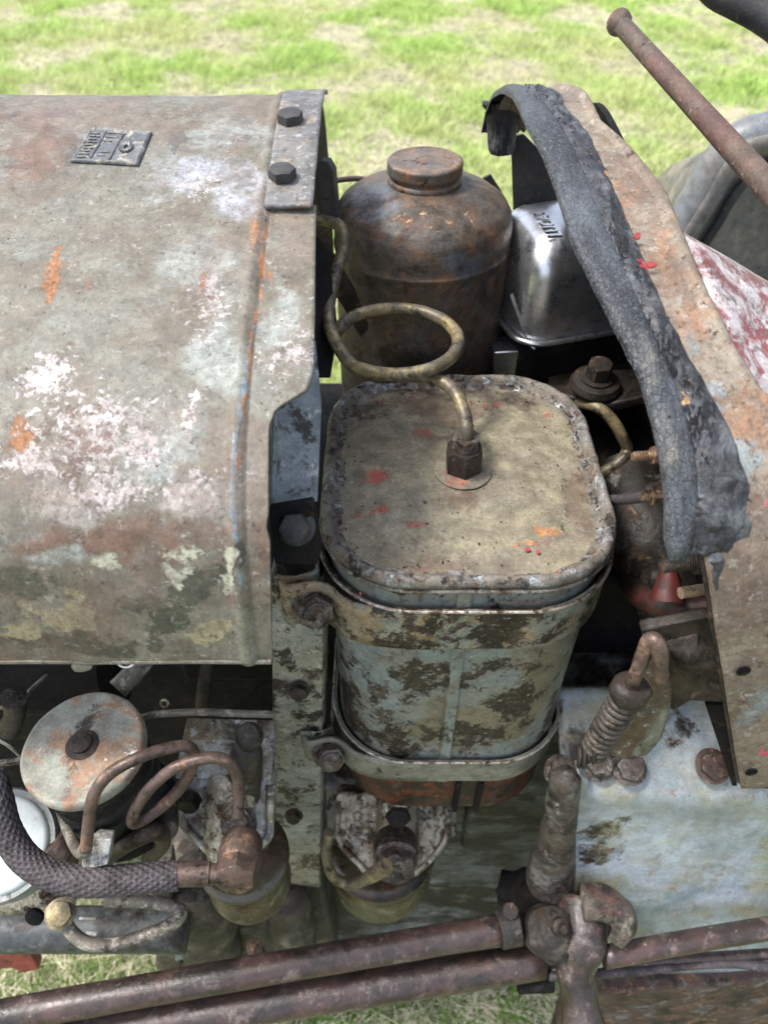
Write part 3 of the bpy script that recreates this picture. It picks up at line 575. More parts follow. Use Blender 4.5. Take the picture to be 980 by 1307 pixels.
# inner flange of the cowl, a strip turned inward below the seal
rows = []
for i in range(60):
    q = qb+(CP.hit(895,690)[1]-qb)*i/59; X = ev(ML, q); p = CP.pt(X, q, -.003)
    rows.append([p, p+Vector((.012, .012, 0)), p+Vector((.022, .045, .0)), p+Vector((.03, .085, .004))])
build('cowl_flange', MB().grid(rows), 'oily', cow, 'dark turned-in flange of the cowl', smooth=180, solid=.003)
def strip(A, B, q0, q1, h, base, nz, seed, fade=.012, lump=0, gap=0):
    rows = []
    ns = 320
    for i in range(ns+1):
        q = q0+(q1-q0)*i/ns; a_, b_ = ev(A, q)-(.003 if seed == 9 else 0)+.0006*mn.noise(Vector((q*90, seed, 0))), ev(B, q)+.0012*mn.noise(Vector((q*60, seed+5, 0))); r = []
        e = min(1, max(.02, (q-q0)/fade))**.5*min(1, max(.02, (q1-q)/fade))**.5
        for k in range(23):
            t = k/22; a = math.pi*t
            X = a_+(b_-a_)*(.5-.5*math.cos(a)*(1 if True else 0))*1.0
            hh = h*math.sin(a)**.55*e
            nn = nz*(mn.noise(Vector((X*70, q*50, seed)))+.6*mn.noise(Vector((X*180, q*130, seed)))+.35*mn.noise(Vector((X*420, q*300, seed))))*(math.sin(a)**.5)
            cr = 0
            if lump:
                cv = mn.voronoi(Vector((X*60, q*34, seed)))[0]; cr = -lump*math.exp(-((cv[1]-cv[0])/.10)**2)*math.sin(a)
            r.append(CP.pt(X, q, base+hh+nn+cr))
        rows.append(r)
    return MB().grid([r[::-1] for r in rows])
s1 = build('rubber_seal', strip(L1, L2, qs, qe, .0080, -.003, .0007, 1), 'rubber', cow, 'inner grey-black rubber seal, cracked and dusty', smooth=180)
s2 = build('rubber_seal', strip(L2, L3, qs2, CP.far(.775), .0052, -.001, .0019, 9, fade=.02), 'tar', cow, 'outer rubber seal, crumbling and melted like tar', smooth=180)
# melted lump at the foot of the outer seal
mb = MB()
for px, py, r in ((910,672,.015),(926,655,.016),(922,684,.014),(940,640,.013),(908,650,.014),(936,668,.013),(913,697,.009),(902,640,.012),(922,632,.013),(930,695,.009)):
    c = CP.pix(px, py); n = 20
    mb.lathe([(r*math.sin(math.pi*k/12)+1e-4, -r*.42*math.cos(math.pi*k/12)) for k in range(13)], c+Vector((0,.0015,-.001)), (.05,-1,.55), n)
build('melted_lump', mb.rough(.0035, 55).rough(.0018, 160).rough(.0008, 420), 'tar', cow, 'lump of melted black sealant at the foot of the seal', smooth=180)
# torn far end of the seal hanging down
pe = CP.pt(.110, CP.far(.80))
mb = MB(); rows = []
for i in range(14):
    t = i/13; c = P(640, 128+66*t, Y=.79); wd = .016*(1-.45*t)+.003*mn.noise(Vector((i*.8,0,0)))
    rows.append([c+Vector((-wd, 0, 0)), c+Vector((-wd*.4, -.006, 0)), c+Vector((wd*.5, -.005, 0)), c+Vector((wd, .001, 0))])
build('torn_seal_end', mb.grid(rows).rough(.0016, 70), 'tar', cow, 'torn end of the rubber seal hanging at the far side', smooth=180, solid=.005)
# drips and stains under the seal foot are real lumps of old sealant
build('sealant_drip', MB().tube([P(913,712,Y=.279), P(917,722,Y=.278), P(913,735,Y=.278), P(914,752,Y=.278)], [.004,.003,.002,.001], 10).rough(.0006, 200), 'rubber', cow)
for px, py in ((948,856),(958,985)):
    build('rivet_hole', MB().lathe([(.0045,0),(.005,.0006),(.0034,.0009),(.003,-.0004)], P(px,py,Y=CP.at(CP.hit(px,py)[1])[0]-.0015), (0,-1,.1), 18), 'dark', cow)

# firewall under the cowl
pl = lambda y, z: Vector((.165+.34*(-.2-z)+.02, y, H+z))
out = []
for q in np.linspace(CP.hit(900,720)[1]-.02, CP.far(.79), 26):
    y_, z_ = CP.at(q); out.append(pl(y_+(.012 if y_ < .35 else 0), z_-.010))
out += [pl(.80,-.98), pl(.36,-.98), pl(.33,-.62)]
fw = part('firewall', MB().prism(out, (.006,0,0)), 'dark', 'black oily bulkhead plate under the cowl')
part('cowl_inner_panel', MB().prism([P(652,175,Y=.80), P(668,172,Y=.80), P(702,205,Y=.80), P(725,270,Y=.80), P(740,330,Y=.80), P(657,330,Y=.80)], (0,.004,0)), 'blackbolt', 'dark far inner side of the cowl with a small hole')
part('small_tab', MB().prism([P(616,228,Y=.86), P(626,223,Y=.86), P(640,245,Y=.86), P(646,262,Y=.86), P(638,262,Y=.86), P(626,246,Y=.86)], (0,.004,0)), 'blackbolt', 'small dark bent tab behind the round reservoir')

part('engine_backing', MB().box((-.25,.50,H-.80), (.42,.86,H-.60)), 'dark', 'black backing block over the engine below the tanks', bevel=.01)  # dark backing added to keep the gaps under the tanks black
part('engine_backing', MB().box((.10,.71,H-.80), (.46,.92,H-.50)), 'dark', 'black backing block under the silver cover', bevel=.01)  # second dark box, added to blacken a gap where grass showed
# red fuel tank behind the cowl
RP = Profile([(.300,-.62),(.302,-.47),(.310,-.39),(.328,-.335),(.36,-.293),(.42,-.258),(.47,-.240),(.50,-.234),(.53,-.237),(.55,-.243)])
rows = []
for i in range(90):
    q = RP.s[-1]*i/89; y_, z_ = RP.at(q); r = []
    qn_ = min(CP.s, key=lambda t: math.hypot(CP.at(t)[0]-y_, CP.at(t)[1]-z_))
    for X in np.linspace(max(ev(R_, qn_)-.012, .165+.34*(-.2-z_)+.035), .85, 50):
        k = max(0, X-.21); r.append(Vector((X, y_, H+z_-.52*k if k < .2 else H+z_-.104-.12*(k-.2)))+Vector((0,0,.0015*mn.noise(Vector((X*25,q*25,0))))))
    rows.append(r[::-1])
part('rear_hood', MB().grid(rows), 'red', 'faded red rear hood scoured to silver, sloping down behind the cowl', smooth=180, solid=.003)

# far mudguard
ol = [P(1010,145,Y=1.1), P(965,150,Y=1.1), P(938,160,Y=1.1), P(918,180,Y=1.1), P(903,203,Y=1.1), P(892,225,Y=1.1), P(880,245,Y=1.1), P(862,275,Y=1.1), P(846,310,Y=1.1), P(836,360,Y=1.1)]
oc = catmull(ol, 8); rows = []
for p in oc:
    r = []
    for k in range(10):
        t = k/9; r.append(p+Vector((.035*t, -.02*math.sin(t*math.pi), -.05*t))+(Vector((.03, .28, -.16))*(1-t/.25) if t < .25 else Vector()))
    for k in range(1, 9):
        t = k/8; q = p+Vector((.035, 0, -.05)); tgt = Vector((.75, 1.12, H-.75)); r.append(q.lerp(tgt, t)+Vector((0, .04*math.sin(t*math.pi), 0)))
    rows.append(r)
mg = part('mudguard', MB().grid(rows), 'guard', 'dusty grey rear mudguard on the far side, behind the rusty lever', smooth=180, solid=.004)
build('mudguard_rim', MB().tube([p+Vector((.048,-.006,-.062)) for p in oc], .007, 10, 1, smooth=False), 'blackbolt', mg)
build('mudguard_rim', MB().tube([p+Vector((.016,.006,-.024)) for p in oc], .028, 16, 1, smooth=False), 'guardrim', mg)

# lever and steering wheel
A = P(789,28,D=.62); B = P(1010,272,D=.50); ax = (A-B).normalized()
lv = part('control_lever', MB().tube([B, B.lerp(A,.5), A-ax*.006], [.0092,.0082,.0074], 20, 6).rough(.0003, 160), 'lever', 'long straight rusty brown lever rising past the mudguard')
build('lever_knob', MB().lathe([(.0075,-.006),(.0095,-.003),(.0105,.001),(.0102,.004),(.008,.0065),(.003,.0075)], A-ax*.002, ax, 24).rough(.0006,140), 'lever', lv)
cw = P(1020,-30,D=.55)
pts = []
for k in range(41):
    a = math.radians(150+120*k/40); cc = P(1120,-150,D=.60)
    pts.append(cc+Vector((.17*math.cos(a), .17*math.sin(a)*.75, .17*math.sin(a)*.55)))
part('steering_wheel_rim', MB().tube([P(895,-35,D=.6), P(915,-12,D=.6), P(940,2,D=.6), P(970,18,D=.6), P(1000,40,D=.6), P(1040,80,D=.6)], .0125, 20), 'blackbolt', 'black curve of the steering wheel rim at the top right corner')

# --- rectangular tank
TX, TY, TW, TD, TR = .0683, .4858, .2366, .2656, .075
def ring(w_, d_, r_, z, n=12, m=168):
    c = [Vector((x, y_, H+z)) for x, y_ in rrect(TX, TY, w_, d_, r_, n)]; c.append(c[0])
    L = [0]
    for a_, b_ in zip(c, c[1:]): L.append(L[-1]+(b_-a_).length)
    t = np.linspace(0, L[-1], m+1)[:-1]
    return [Vector((float(np.interp(q, L, [p.x for p in c])), float(np.interp(q, L, [p.y for p in c])), H+z)) for q in t]
mb = MB()
tz = [(-.4330,0),(-.440,-.001),(-.4575,-.0012),(-.53,-.0005),(-.62,-.0),(-.70,-.0010),(-.752,-.002)]
rows = []
for i in range(84):
    z = -.432-(.762-.432)*i/83; off = -.003+.0012*math.sin(i*.5)*0
    rows.append([p+Vector(((p.x-TX), (p.y-TY), 0)).normalized()*(.0014*mn.noise(Vector((p.x*14, p.y*14, z*10)))) for p in ring(TW-.006, TD-.006, TR-.003, z)])
tank = part('rectangular_tank', MB().grid([r[::-1] for r in rows], True), 'tank', 'tall tank with rounded corners in chipped pale green paint and black grease', smooth=180)
# seams on the front face
for px in (588, 603):
    p0, p1 = P(px, 748, Y=TY-TD/2-.0005), P(px-(8 if px < 600 else 10), 1000, Y=TY-TD/2-.0005)
    x = p0.x; mb = MB().tube([Vector((x, TY-TD/2+.0025, H-.434)), Vector((x, TY-TD/2+.0022, H-.60)), Vector((x, TY-TD/2+.0025, H-.76))], .0016, 8)
    build('seam', mb, 'tank', tank)
build('seam_cover', MB().box((P(588,748,Y=.353).x, TY-TD/2+.0005, H-.76), (P(603,748,Y=.353).x, TY-TD/2+.004, H-.434)), 'tank', tank)
# lower red oxide band and floor
rows = []
for z, off in ((-.744,.0),(-.79,.0),(-.826,-.001),(-.8315,-.004),(-.833,-.02)):
    rows.append(ring(TW-.004+2*off, TD-.004+2*off, TR+off, z))
lb = MB().grid([r[::-1] for r in rows], True); n0 = len(rows[0]); lb.f.append(tuple(range(len(lb.v)-n0, len(lb.v))))
build('tank_base', lb, 'oxide', tank, 'bare red oxide band at the foot of the tank', smooth=60)
for dx in (-.012, .012):
    x = P(596,1018,Y=.353).x+dx; build('base_rib', MB().box((x-.003, TY-TD/2-.003, H-.829), (x+.003, TY-TD/2+.004, H-.758)), 'dark', tank, bevel=.001)
# lid: rolled rim and dished top panel
rows = []
for w_, z in ((.004,-.4325),(.0008,-.4345),(.0,-.430),(.0012,-.4255),(.004,-.4235),(.0072,-.4245),(.009,-.4275),(.0105,-.4315),(.013,-.4335),(.018,-.434)):
    r = ring(TW-2*w_+.004, TD-2*w_+.004, TR-w_, z, 16)
    rows.append([p+mn.noise_vector(p*60)*.0011+mn.noise_vector(p*200)*.0006 for p in r])
build('lid_rim', MB().grid([r for r in rows], True), 'rimmetal', tank, 'rolled lid rim, crusted and worn to bright metal in places', smooth=180)
rows = []
n = 16; base = ring(TW-.024, TD-.024, TR-.012, -.4338, 16)
cN = Vector((TX, TY, H-.4318))
for k in range(50):
    t = k/49; rows.append([p.lerp(cN, t)+Vector((0,0,(.0022*math.sin(math.pi*.5*t))+.0011*mn.noise(Vector((p.lerp(cN,t).x*22, p.lerp(cN,t).y*22, 0))))) for p in base])
build('lid_top', MB().grid(rows, True), 'lid', tank, 'flat tan lid of the tank with flecks of red paint and an orange rust patch', smooth=180)
# straps
def strapring(z0, z1, mat, label):
    rows = []
    for off, z in ((.001,z0),(.0042,z0),(.0052,z0-.0015),(.0042,z0-.004),(.0040,(z0+z1)/2),(.0040,z1+.002),(.0036,z1),(.001,z1)):
        r = ring(TW+2*off, TD+2*off, TR+off, z, 14)
        rows.append([p+mn.noise_vector(Vector((p.x*20,p.y*20,z)))*.0008 for p in r])
    o = build('strap', MB().grid([r[::-1] for r in rows], True), mat, tank, label, smooth=50)
    build('strap_edge', MB().tube([p+Vector((0,0,.0003)) for p in ring(TW+.009, TD+.009, TR+.0045, z0-.0005, 14)]+[ring(TW+.009, TD+.009, TR+.0045, z0-.0005, 14)[0]], .0014, 8, 1, smooth=False), 'seamline', tank)
strapring(-.4575, -.5075, 'strap', 'upper clamp strap, black grease over pale paint')
strapring(-.7060, -.7480, 'strap_low', 'lower clamp strap in cream paint')
build('collar_ring', MB().tube(ring(TW+.002, TD+.002, TR, -.4365, 14)+[ring(TW+.002, TD+.002, TR, -.4365, 14)[0]], .002, 8, 1, smooth=False), 'rimmetal', tank)
# clamp ears and bolts left of the tank
for (bx, by_, zc, ww) in ((400,782,-.4825,.025), (420,967,-.727,.021)):
    c = P(bx, by_, Z=zc); fy = TY-TD/2
    lug = [(.045, fy-.0042), (.020, fy-.0042), (-.008, fy-.001), (-.030, fy+.006), (-.044, c.y+.006), (c.x, c.y+.010), (c.x-.020, c.y+.006), (c.x-.027, c.y+.012)]
    cc = catmull([(x, y_, 0) for x, y_ in lug], 6)
    rows = [[Vector((p.x, p.y, c.z+ww*s_)) for s_ in (-1,-.5,0,.5,1)] for p in cc]
    build('strap_ear', MB().grid(rows).rough(.0006, 60), 'strap' if zc > -.6 else 'strap_low', tank, smooth=180, solid=.003)
    lug2 = [(TX-TW/2-.003, fy+.085), (TX-TW/2-.004, fy+.055), (c.x+.002, c.y+.024), (c.x-.018, c.y+.018), (c.x-.030, c.y+.019)]
    cc = catmull([(x, y_, 0) for x, y_ in lug2], 6)
    build('strap_ear', MB().grid([[Vector((p.x, p.y, c.z+ww*s_)) for s_ in (-.9,-.3,.3,.9)] for p in cc]).rough(.0006, 60), 'strap', tank, smooth=180, solid=.003)
    axv = Vector((.22,-.84,.46))
    mb = MB().lathe([(.0185,0),(.0190,.001),(.0190,.003),(.017,.0038)], c+Vector((0,.008,0)), axv, 30)
    mb.bolt(c+Vector((0,.006,0)), axv, .0150, .013, .0165, .003, stud=.004, sr=.0105)
    build('clamp_bolt', mb.rough(.0003, 200), 'bolt', tank, smooth=35)
    p = []
    for k in range(18): p += [(.0090, k*.0018), (.0076, k*.0018+.0009)]
    build('threaded_stud', MB().lathe(p, Vector((c.x-.012, c.y+.026, c.z+.012)), (-.35,.25,.85), 18), 'dark', tank)
# union on the lid
uc = P(590,604,Z=-.4325); uc.z = H-.4296
build('union_flange', MB().lathe([(.0245,0),(.025,.0012),(.0235,.0022),(.018,.0026),(.0165,.004)], uc, (0,0,1), 40).rough(.0003, 200), 'lid', tank, 'round welded flange tinged red')
build('union_nut', MB().bolt(uc+Vector((0,0,.003)), (0,0,1), .0165, .024).rough(.0003, 200), 'oily', tank, smooth=35)
build('gland_nut', MB().bolt(uc+Vector((0,.001,.026)), (0,0,1), .0125, .012).rough(.0002, 200), 'bolt', tank, smooth=35)
# coiled pipe
top = uc+Vector((0,0,.036))
zc = -.352
def PZ(px, py, z): return P(px, py, Z=z)
rc = PZ(508, 429, zc); RR = 77*C7*(rc.y-(rc.z-H))/F
pts = [PZ(385,283,-.30), PZ(412,279,-.300), PZ(436,292,-.305), PZ(437,318,-.318), PZ(428,352,-.330), PZ(419,395,-.340), PZ(424,428,-.348)]
for k in range(0, 25):
    a = math.radians(205+15*k)
    if k in (0,): continue
    if k > 24: break
    pts.append(rc+Vector((RR*math.cos(a), RR*math.sin(a)*.93, -.006+.010*k/24-.002)))
pts = pts[:7]+[p for p in pts[7:7+21]]
last = pts[-1]
pts += [PZ(428,432,-.362), PZ(446,463,-.374), PZ(480,480,-.378), PZ(520,480,-.374), PZ(556,483,-.370), PZ(580,500,-.372), PZ(592,528,-.380), top+Vector((0,.001,.008)), top+Vector((0,0,-.01))]
part('coiled_pipe', MB().tube(pts, .0058, 16, 6).rough(.0002, 120), 'brass', 'brass pipe looped in a full coil above the tank lid', smooth=180)

# --- round reservoir
rc0 = Vector((P(539,300,Y=.75).x, .75, H))
pr = [(.0915,-.80),(.0915,-.352),(.0925,-.349),(.0930,-.346),(.0915,-.3435),(.0915,-.325),(.0895,-.315),(.084,-.306),(.074,-.299),(.060,-.2925),(.047,-.2885),(.037,-.2865),(.034,-.286)]
pp = []
for i in range(len(pr)-1):
    for k in range(3 if i else 40): t = k/(3 if i else 40); pp.append((pr[i][0]*(1-t)+pr[i+1][0]*t, pr[i][1]*(1-t)+pr[i+1][1]*t))
pp.append(pr[-1])
res = part('round_reservoir', MB().lathe(pp, rc0, (0,0,1), 72, rf=lambda h, a: .0009*mn.noise(Vector((math.cos(a)*2, math.sin(a)*2, h*18)))), 'jar', 'round rusty brown metal reservoir with a domed shoulder', smooth=180)
cp = [(.0335,-.288),(.0365,-.2875),(.0372,-.2855),(.0365,-.2825),(.0345,-.281),(.0345,-.279),(.0368,-.2775),(.0372,-.275),(.0368,-.2705),(.0372,-.2685),(.0366,-.2665),(.034,-.2652),(.0325,-.2658),(.02,-.2655),(.004,-.2650),(.003,-.2648)]
build('filler_cap', MB().lathe(cp, rc0, (0,0,1), 64, rf=lambda h, a: .0003*mn.noise(Vector((math.cos(a)*3, math.sin(a)*3, h*80)))), 'cap', res, 'round grooved screw cap with orange rust', smooth=50)

# dark support arm and wire between bonnet and reservoir
part('support_arm', MB().prism([P(402,214,Y=.70), P(408,205,Y=.70), P(418,206,Y=.70), P(425,218,Y=.70), P(428,260,Y=.69), P(432,285,Y=.69), P(412,285,Y=.69), P(404,250,Y=.70)], (.003,.010,0)), 'blackbolt', 'flat dark arm standing between bonnet and reservoir', bevel=.001)
part('support_arm', MB().prism([P(403,300,Y=.66), P(420,318,Y=.66), P(452,372,Y=.66), P(470,420,Y=.66), P(460,430,Y=.66), P(440,395,Y=.66), P(403,340,Y=.66)], (.0,.008,0)), 'oily', 'black sloping arm behind the brass pipe')
part('thin_rod', MB().tube([P(395,238,Y=.80), P(425,231,Y=.81), P(455,228,Y=.83), P(472,231,Y=.84)], .0030, 10), 'lever', 'thin rusty rod passing behind the round reservoir')
part('support_bracket', MB().prism([P(630,450,Y=.69), P(676,447,Y=.69), P(676,480,Y=.69), P(630,480,Y=.69)], (0,.03,0)).rough(.001,40), 'silver', 'small bare metal bracket between reservoir and silver cover', bevel=.0015)

# --- silver regulator cover
bw, bd_, bh = .155, .125, .115
cb = P(668, 443, Z=-.425); yaw = math.radians(17)
MR = Matrix.Translation(cb)@Matrix.Rotation(yaw, 4, 'Z')
rows = []
def bring(w_, d_, r_, z): return [MR@Vector((x, y_, z)) for x, y_ in rrect(bw/2, bd_/2, w_, d_, r_, 8)]
for ins, z in ((.0,.0),(.0,.04),(.001,.070),(.004,.083),(.010,.094),(.018,.102),(.030,.108),(.045,.111)):
    rows.append(bring(bw-2*ins, bd_-2*ins, max(.004, .026-ins*.35), z))
mb = MB().grid(rows, True); n0 = len(rows[0]); mb.f.append(tuple(range(len(mb.v)-n0, len(mb.v))))
sc = part('silver_cover', mb, 'silver', 'shiny silver box cover with rounded edges and raised lettering', smooth=50)
rr_ = bring(bw+.008, bd_+.008, .03, .002)
build('cover_lip', MB().tube(rr_+[rr_[0], rr_[1]], .0032, 10, 1, smooth=False), 'silver', sc, smooth=180)
build('cover_base', MB().prism([p+Vector((0,0,-.004)) for p in bring(bw-.01, bd_-.01, .02, 0)], (0,0,-.045)), 'dark', sc, 'black base under the silver cover')
tq = P(699, 286, Z=-.3145); T4 = Matrix.Translation(tq)@Matrix.Rotation(math.radians(97), 4, 'Z')
build('lettering', text_mb('LUCAS', .019, .0012, T4), 'silver', sc, 'raised letters LUCAS')
part('wire_bail', MB().tube([P(652,375,Y=.69), P(655,385,Y=.688), P(664,410,Y=.684), P(672,435,Y=.680), P(682,445,Y=.676)], .0022, 10), 'silver', 'bright wire clip hanging from the silver cover')
part('rubber_hose', MB().tube([P(655,350,Y=.75), P(648,365,Y=.745), P(640,395,Y=.74), P(634,430,Y=.735), P(632,470,Y=.73)], .0065, 14), 'rubber', 'dark curved hose between reservoir and silver cover')

# --- things under the cowl
pc = P(760,490,Y=.60)
shelf = part('bearing_shelf', MB().prism([P(700,478,Y=.70), P(830,468,Y=.68), P(850,498,Y=.62), P(775,516,Y=.62), P(700,500,Y=.66)], (0,0,-.012)).rough(.001,30), 'oily', 'dark oily shelf carrying a large nut', bevel=.002)
bc = P(760,488,Y=.645)
build('large_nut', MB().lathe([(.026,-.006),(.027,-.002),(.024,.004),(.018,.006)], bc, (0,-.1,1), 40).bolt(bc+Vector((0,0,.005)), (0,-.1,1), .0135, .016, .018, .004), 'oily', shelf)
part('yellow_pipe', MB().tube([P(738,514,Y=.64), P(760,519,Y=.62), P(780,535,Y=.61), P(795,560,Y=.60), P(800,575,Y=.595), P(790,590,Y=.585), P(768,604,Y=.58), P(755,612,Y=.58)], .0062, 14), 'brass', 'dull yellow pipe bending behind the tank under the cowl')
def stud(px, py, Y, ax, r, mat, label, pipe=None, L=.012):
    c = P(px, py, Y=Y); axv = Vector(ax).normalized()
    return part('stud_and_nut', MB().bolt(c, axv, r, r*1.1, r*1.25, .003, stud=L, sr=r*.55), mat, label, smooth=35)
stud(850,580,.365,(-1,-.1,.0),.0062,'rustbolt','short brass-coloured stud poking out beside the rubber seal')
stud(852,629,.365,(-1,-.1,-.05),.0085,'rustbolt','brown union nut with a black pipe entering it', L=.004)
part('black_pipe', MB().tube([P(776,638,Y=.46), P(800,637,Y=.42), P(822,634,Y=.38), P(838,631,Y=.365)], .0042, 12), 'blackhose', 'thin black pipe running into the brown union nut')
stud(908,715,.335,(-1,-.15,.0),.0095,'oily','dark nut with long thread below the rubber seal', L=.022)
part('cream_stud', MB().tube([P(868,757,Y=.33), P(900,752,Y=.335), P(930,748,Y=.34)], .0042, 14, 3), 'wood', 'smooth cream coloured peg sticking out beneath the cowl')
stud(908,798,.34,(-1,-.1,.2),.0095,'oily','dark stud and nut lowest beneath the cowl flange', L=.016)
part('red_rubber_boot', MB().lathe([(.0125,0),(.012,.004),(.0095,.012),(.0070,.022),(.0050,.030),(.002,.032)], P(850,768,Y=.350), (.12,.75,.65), 24).rough(.0016, 90), 'redhose', 'bright red rubber boot under the end of the seal')
part('dark_red_hose', MB().tube([P(800,742,Y=.46), P(822,764,Y=.39), P(858,776,Y=.365), P(895,776,Y=.36), P(930,770,Y=.36)], .0105, 18).rough(.0008, 60), 'darkred', 'thick dark red hose lying below the red boot')
# lumpy casting behind tank on the right
part('casting', MB().tube([P(800,600,Y=.60), P(822,680,Y=.52), P(842,740,Y=.48), P(868,800,Y=.45), P(890,830,Y=.44)], [.03,.042,.034,.03,.03], 22, 8).rough(.004, 40).rough(.0012, 160), 'block', 'dark greenish casting between tank and cowl')
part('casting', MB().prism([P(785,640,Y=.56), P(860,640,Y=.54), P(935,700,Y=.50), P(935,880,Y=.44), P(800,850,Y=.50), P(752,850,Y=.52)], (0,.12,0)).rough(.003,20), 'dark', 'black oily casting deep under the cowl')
# shelf bracket, quadrant plate, spring
br = part('side_bracket', MB().prism([P(818,805,Y=.32), P(900,790,Y=.315), P(928,795,Y=.30), P(926,897,Y=.30), P(880,895,Y=.305), P(858,910,Y=.305), P(840,880,Y=.31)], (0,.010,0)).rough(.0008,50), 'oily', 'oily brown side bracket below the cowl', bevel=.002)
build('bracket_fin', MB().prism([P(900,900,Y=.305), P(930,900,Y=.30), P(940,1003,Y=.285), P(934,1003,Y=.285)], (0,.006,0)), 'dark', br)
qp = [P(824,822,Y=.30), P(840,832,Y=.298), P(852,850,Y=.296), P(859,880,Y=.294), P(856,910,Y=.292), P(845,945,Y=.29), P(828,965,Y=.289), P(805,972,Y=.288), P(785,968,Y=.288), P(772,958,Y=.288), P(790,920,Y=.292), P(800,880,Y=.296), P(810,845,Y=.298)]
part('quadrant_plate', MB().prism(qp, (.001,.009,.0)), 'quad', 'grey-green rounded plate behind the spring', bevel=.0035, bseg=3)
spc0, spc1 = P(800,888,Y=.275), P(757,958,Y=.27)
axs = (spc1-spc0); Ls = axs.length; axn = axs.normalized(); uu = axn.orthogonal().normalized(); vv = axn.cross(uu)
turns = 11; pts = [spc0+axn*(Ls*k/(turns*16))+(uu*math.cos(2*math.pi*k/16)+vv*math.sin(2*math.pi*k/16))*.0088 for k in range(turns*16+1)]
spr = part('coil_spring', MB().tube(pts, .0026, 8, 1, smooth=False), 'springmetal', 'brown coil spring hooked beside the quadrant plate', smooth=180)
build('spring_collar', MB().lathe([(.0115,-.006),(.0135,-.003),(.0135,.006),(.0115,.009),(.007,.010)], spc0-axn*.004, -axn, 26).rough(.001,90), 'oily', spr)
build('hook_rod', MB().tube([spc0, P(808,868,Y=.275), P(820,838,Y=.28), P(828,818,Y=.283), P(838,820,Y=.280), P(843,840,Y=.275), P(843,868,Y=.27)], [.0045,.0048,.0050,.0054,.0056,.0052,.004], 14).rough(.0004,140), 'copper', spr, 'rust-orange hooked rod end')
for k in range(4):
    c = P(742+k*6, 966-k*3, Y=.268); build('spring_washer', MB().lathe([(.0075+.002*(k % 2),0),(.009+.002*(k % 2),.001),(.009+.002*(k % 2),.0025),(.0075,.0035)], c, (-1,.2,-.1), 22), 'oily', spr)

# --- bulkhead panel, bracket and post beside the tank
part('bulkhead_panel', MB().prism([P(346,470,Y=.43), P(402,440,Y=.46), P(410,520,Y=.43), P(405,640,Y=.38), P(344,650,Y=.372)], (0,.006,.0)), 'bluepanel', 'pale blue-grey panel in the gap between bonnet and tank')
part('panel_fold', MB().tube([P(352,500,Y=.418), P(350,560,Y=.395), P(348,648,Y=.368)], .0022, 8), 'bluepanel')
part('gap_plate', MB().prism([P(395,290,Y=.66), P(420,330,Y=.62), P(430,420,Y=.60), P(420,480,Y=.53), P(380,480,Y=.53), P(375,300,Y=.64)], (0,.012,-.01)), 'dark', 'black gap filler plate behind the brass pipe')  # plain black plate filling the gap; no duct
bk = part('black_bracket', MB().prism([P(343,650,Y=.355), P(400,640,Y=.36), P(412,700,Y=.345), P(405,722,Y=.34), P(350,722,Y=.335)], (0,.006,0)).rough(.001,30), 'dark', 'black folded bracket with a nut beside the tank corner', bevel=.0015)
build('nut', MB().bolt(P(378,672,Y=.352), (0,-.75,.6), .0105, .010, .0135, .002), 'blackbolt', bk)
yt, ym, yb = .345, .335, .315
rows = []
for i in range(41):
    t = i/40; py = 735+t*(1130-735); Y = .405-.035*t
    xl = 350+ (354-350)*t; xr = 410-4*t
    if i > 37: xl += 8*(i-37)/3; 
    a_ = P(xl, py-(6 if i == 40 else 0), Y=Y); b_ = P(xr, py, Y=Y)
    rows.append([a_+Vector((.001,.02,0)), a_+Vector((0,.003,0)), a_, a_.lerp(b_,.3), a_.lerp(b_,.6), b_, b_+Vector((.001,.003,0)), b_+Vector((.003,.022,0))])
post = part('mounting_post', MB().grid([r for r in rows]).rough(.0006, 40), 'greenpost', 'upright channel post in flaking cream-green paint with rusty foot', smooth=60, solid=.003)
# --- lower left: engine, filters, pipes
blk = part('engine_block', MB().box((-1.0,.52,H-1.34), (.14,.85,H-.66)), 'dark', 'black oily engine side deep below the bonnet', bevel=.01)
part('engine_side', MB().prism([P(400,1010,Y=.47), P(560,1010,Y=.47), P(730,1000,Y=.47), P(715,1195,Y=.42), P(540,1200,Y=.42), P(400,1210,Y=.42), P(400,1100,Y=.46)], (0,.08,0)).rough(.003,20), 'side', 'grey-green engine side casting behind the filter bowl', bevel=.006)
part('crankcase', MB().prism([P(190,1120,Y=.40), P(300,1110,Y=.395), P(410,1120,Y=.40), P(430,1235,Y=.36), P(200,1240,Y=.36)], (0,.1,0)).rough(.006,18).rough(.002,60), 'crank', 'stained crankcase casting under the left filter', bevel=.008)
part('crankcase_boss', MB().tube([P(250,1120,Y=.36), P(262,1160,Y=.355), P(268,1200,Y=.35), P(270,1240,Y=.34)], [.035,.050,.048,.052], 26, 10).rough(.007,16).rough(.002,70), 'crank', 'rounded brown-grey casting boss below the banjo union', smooth=180)
part('crankcase_boss', MB().tube([P(365,1140,Y=.36), P(372,1180,Y=.35), P(378,1225,Y=.34)], [.030,.034,.032], 22, 8).rough(.005,20).rough(.002,70), 'crank', 'narrow dark casting boss right of the threaded stud', smooth=180)
part('crankcase_rib', MB().prism([P(195,1120,Y=.33), P(215,1118,Y=.33), P(232,1238,Y=.31), P(205,1240,Y=.31)], (0,.04,0)), 'crank', 'upright rib on the crankcase', bevel=.003)
part('crankcase_rib', MB().prism([P(218,1165,Y=.325), P(232,1165,Y=.325), P(234,1225,Y=.31), P(224,1227,Y=.31)], (0,.01,0)), 'bluepanel', 'small pale blue-grey strap on the crankcase', bevel=.001)
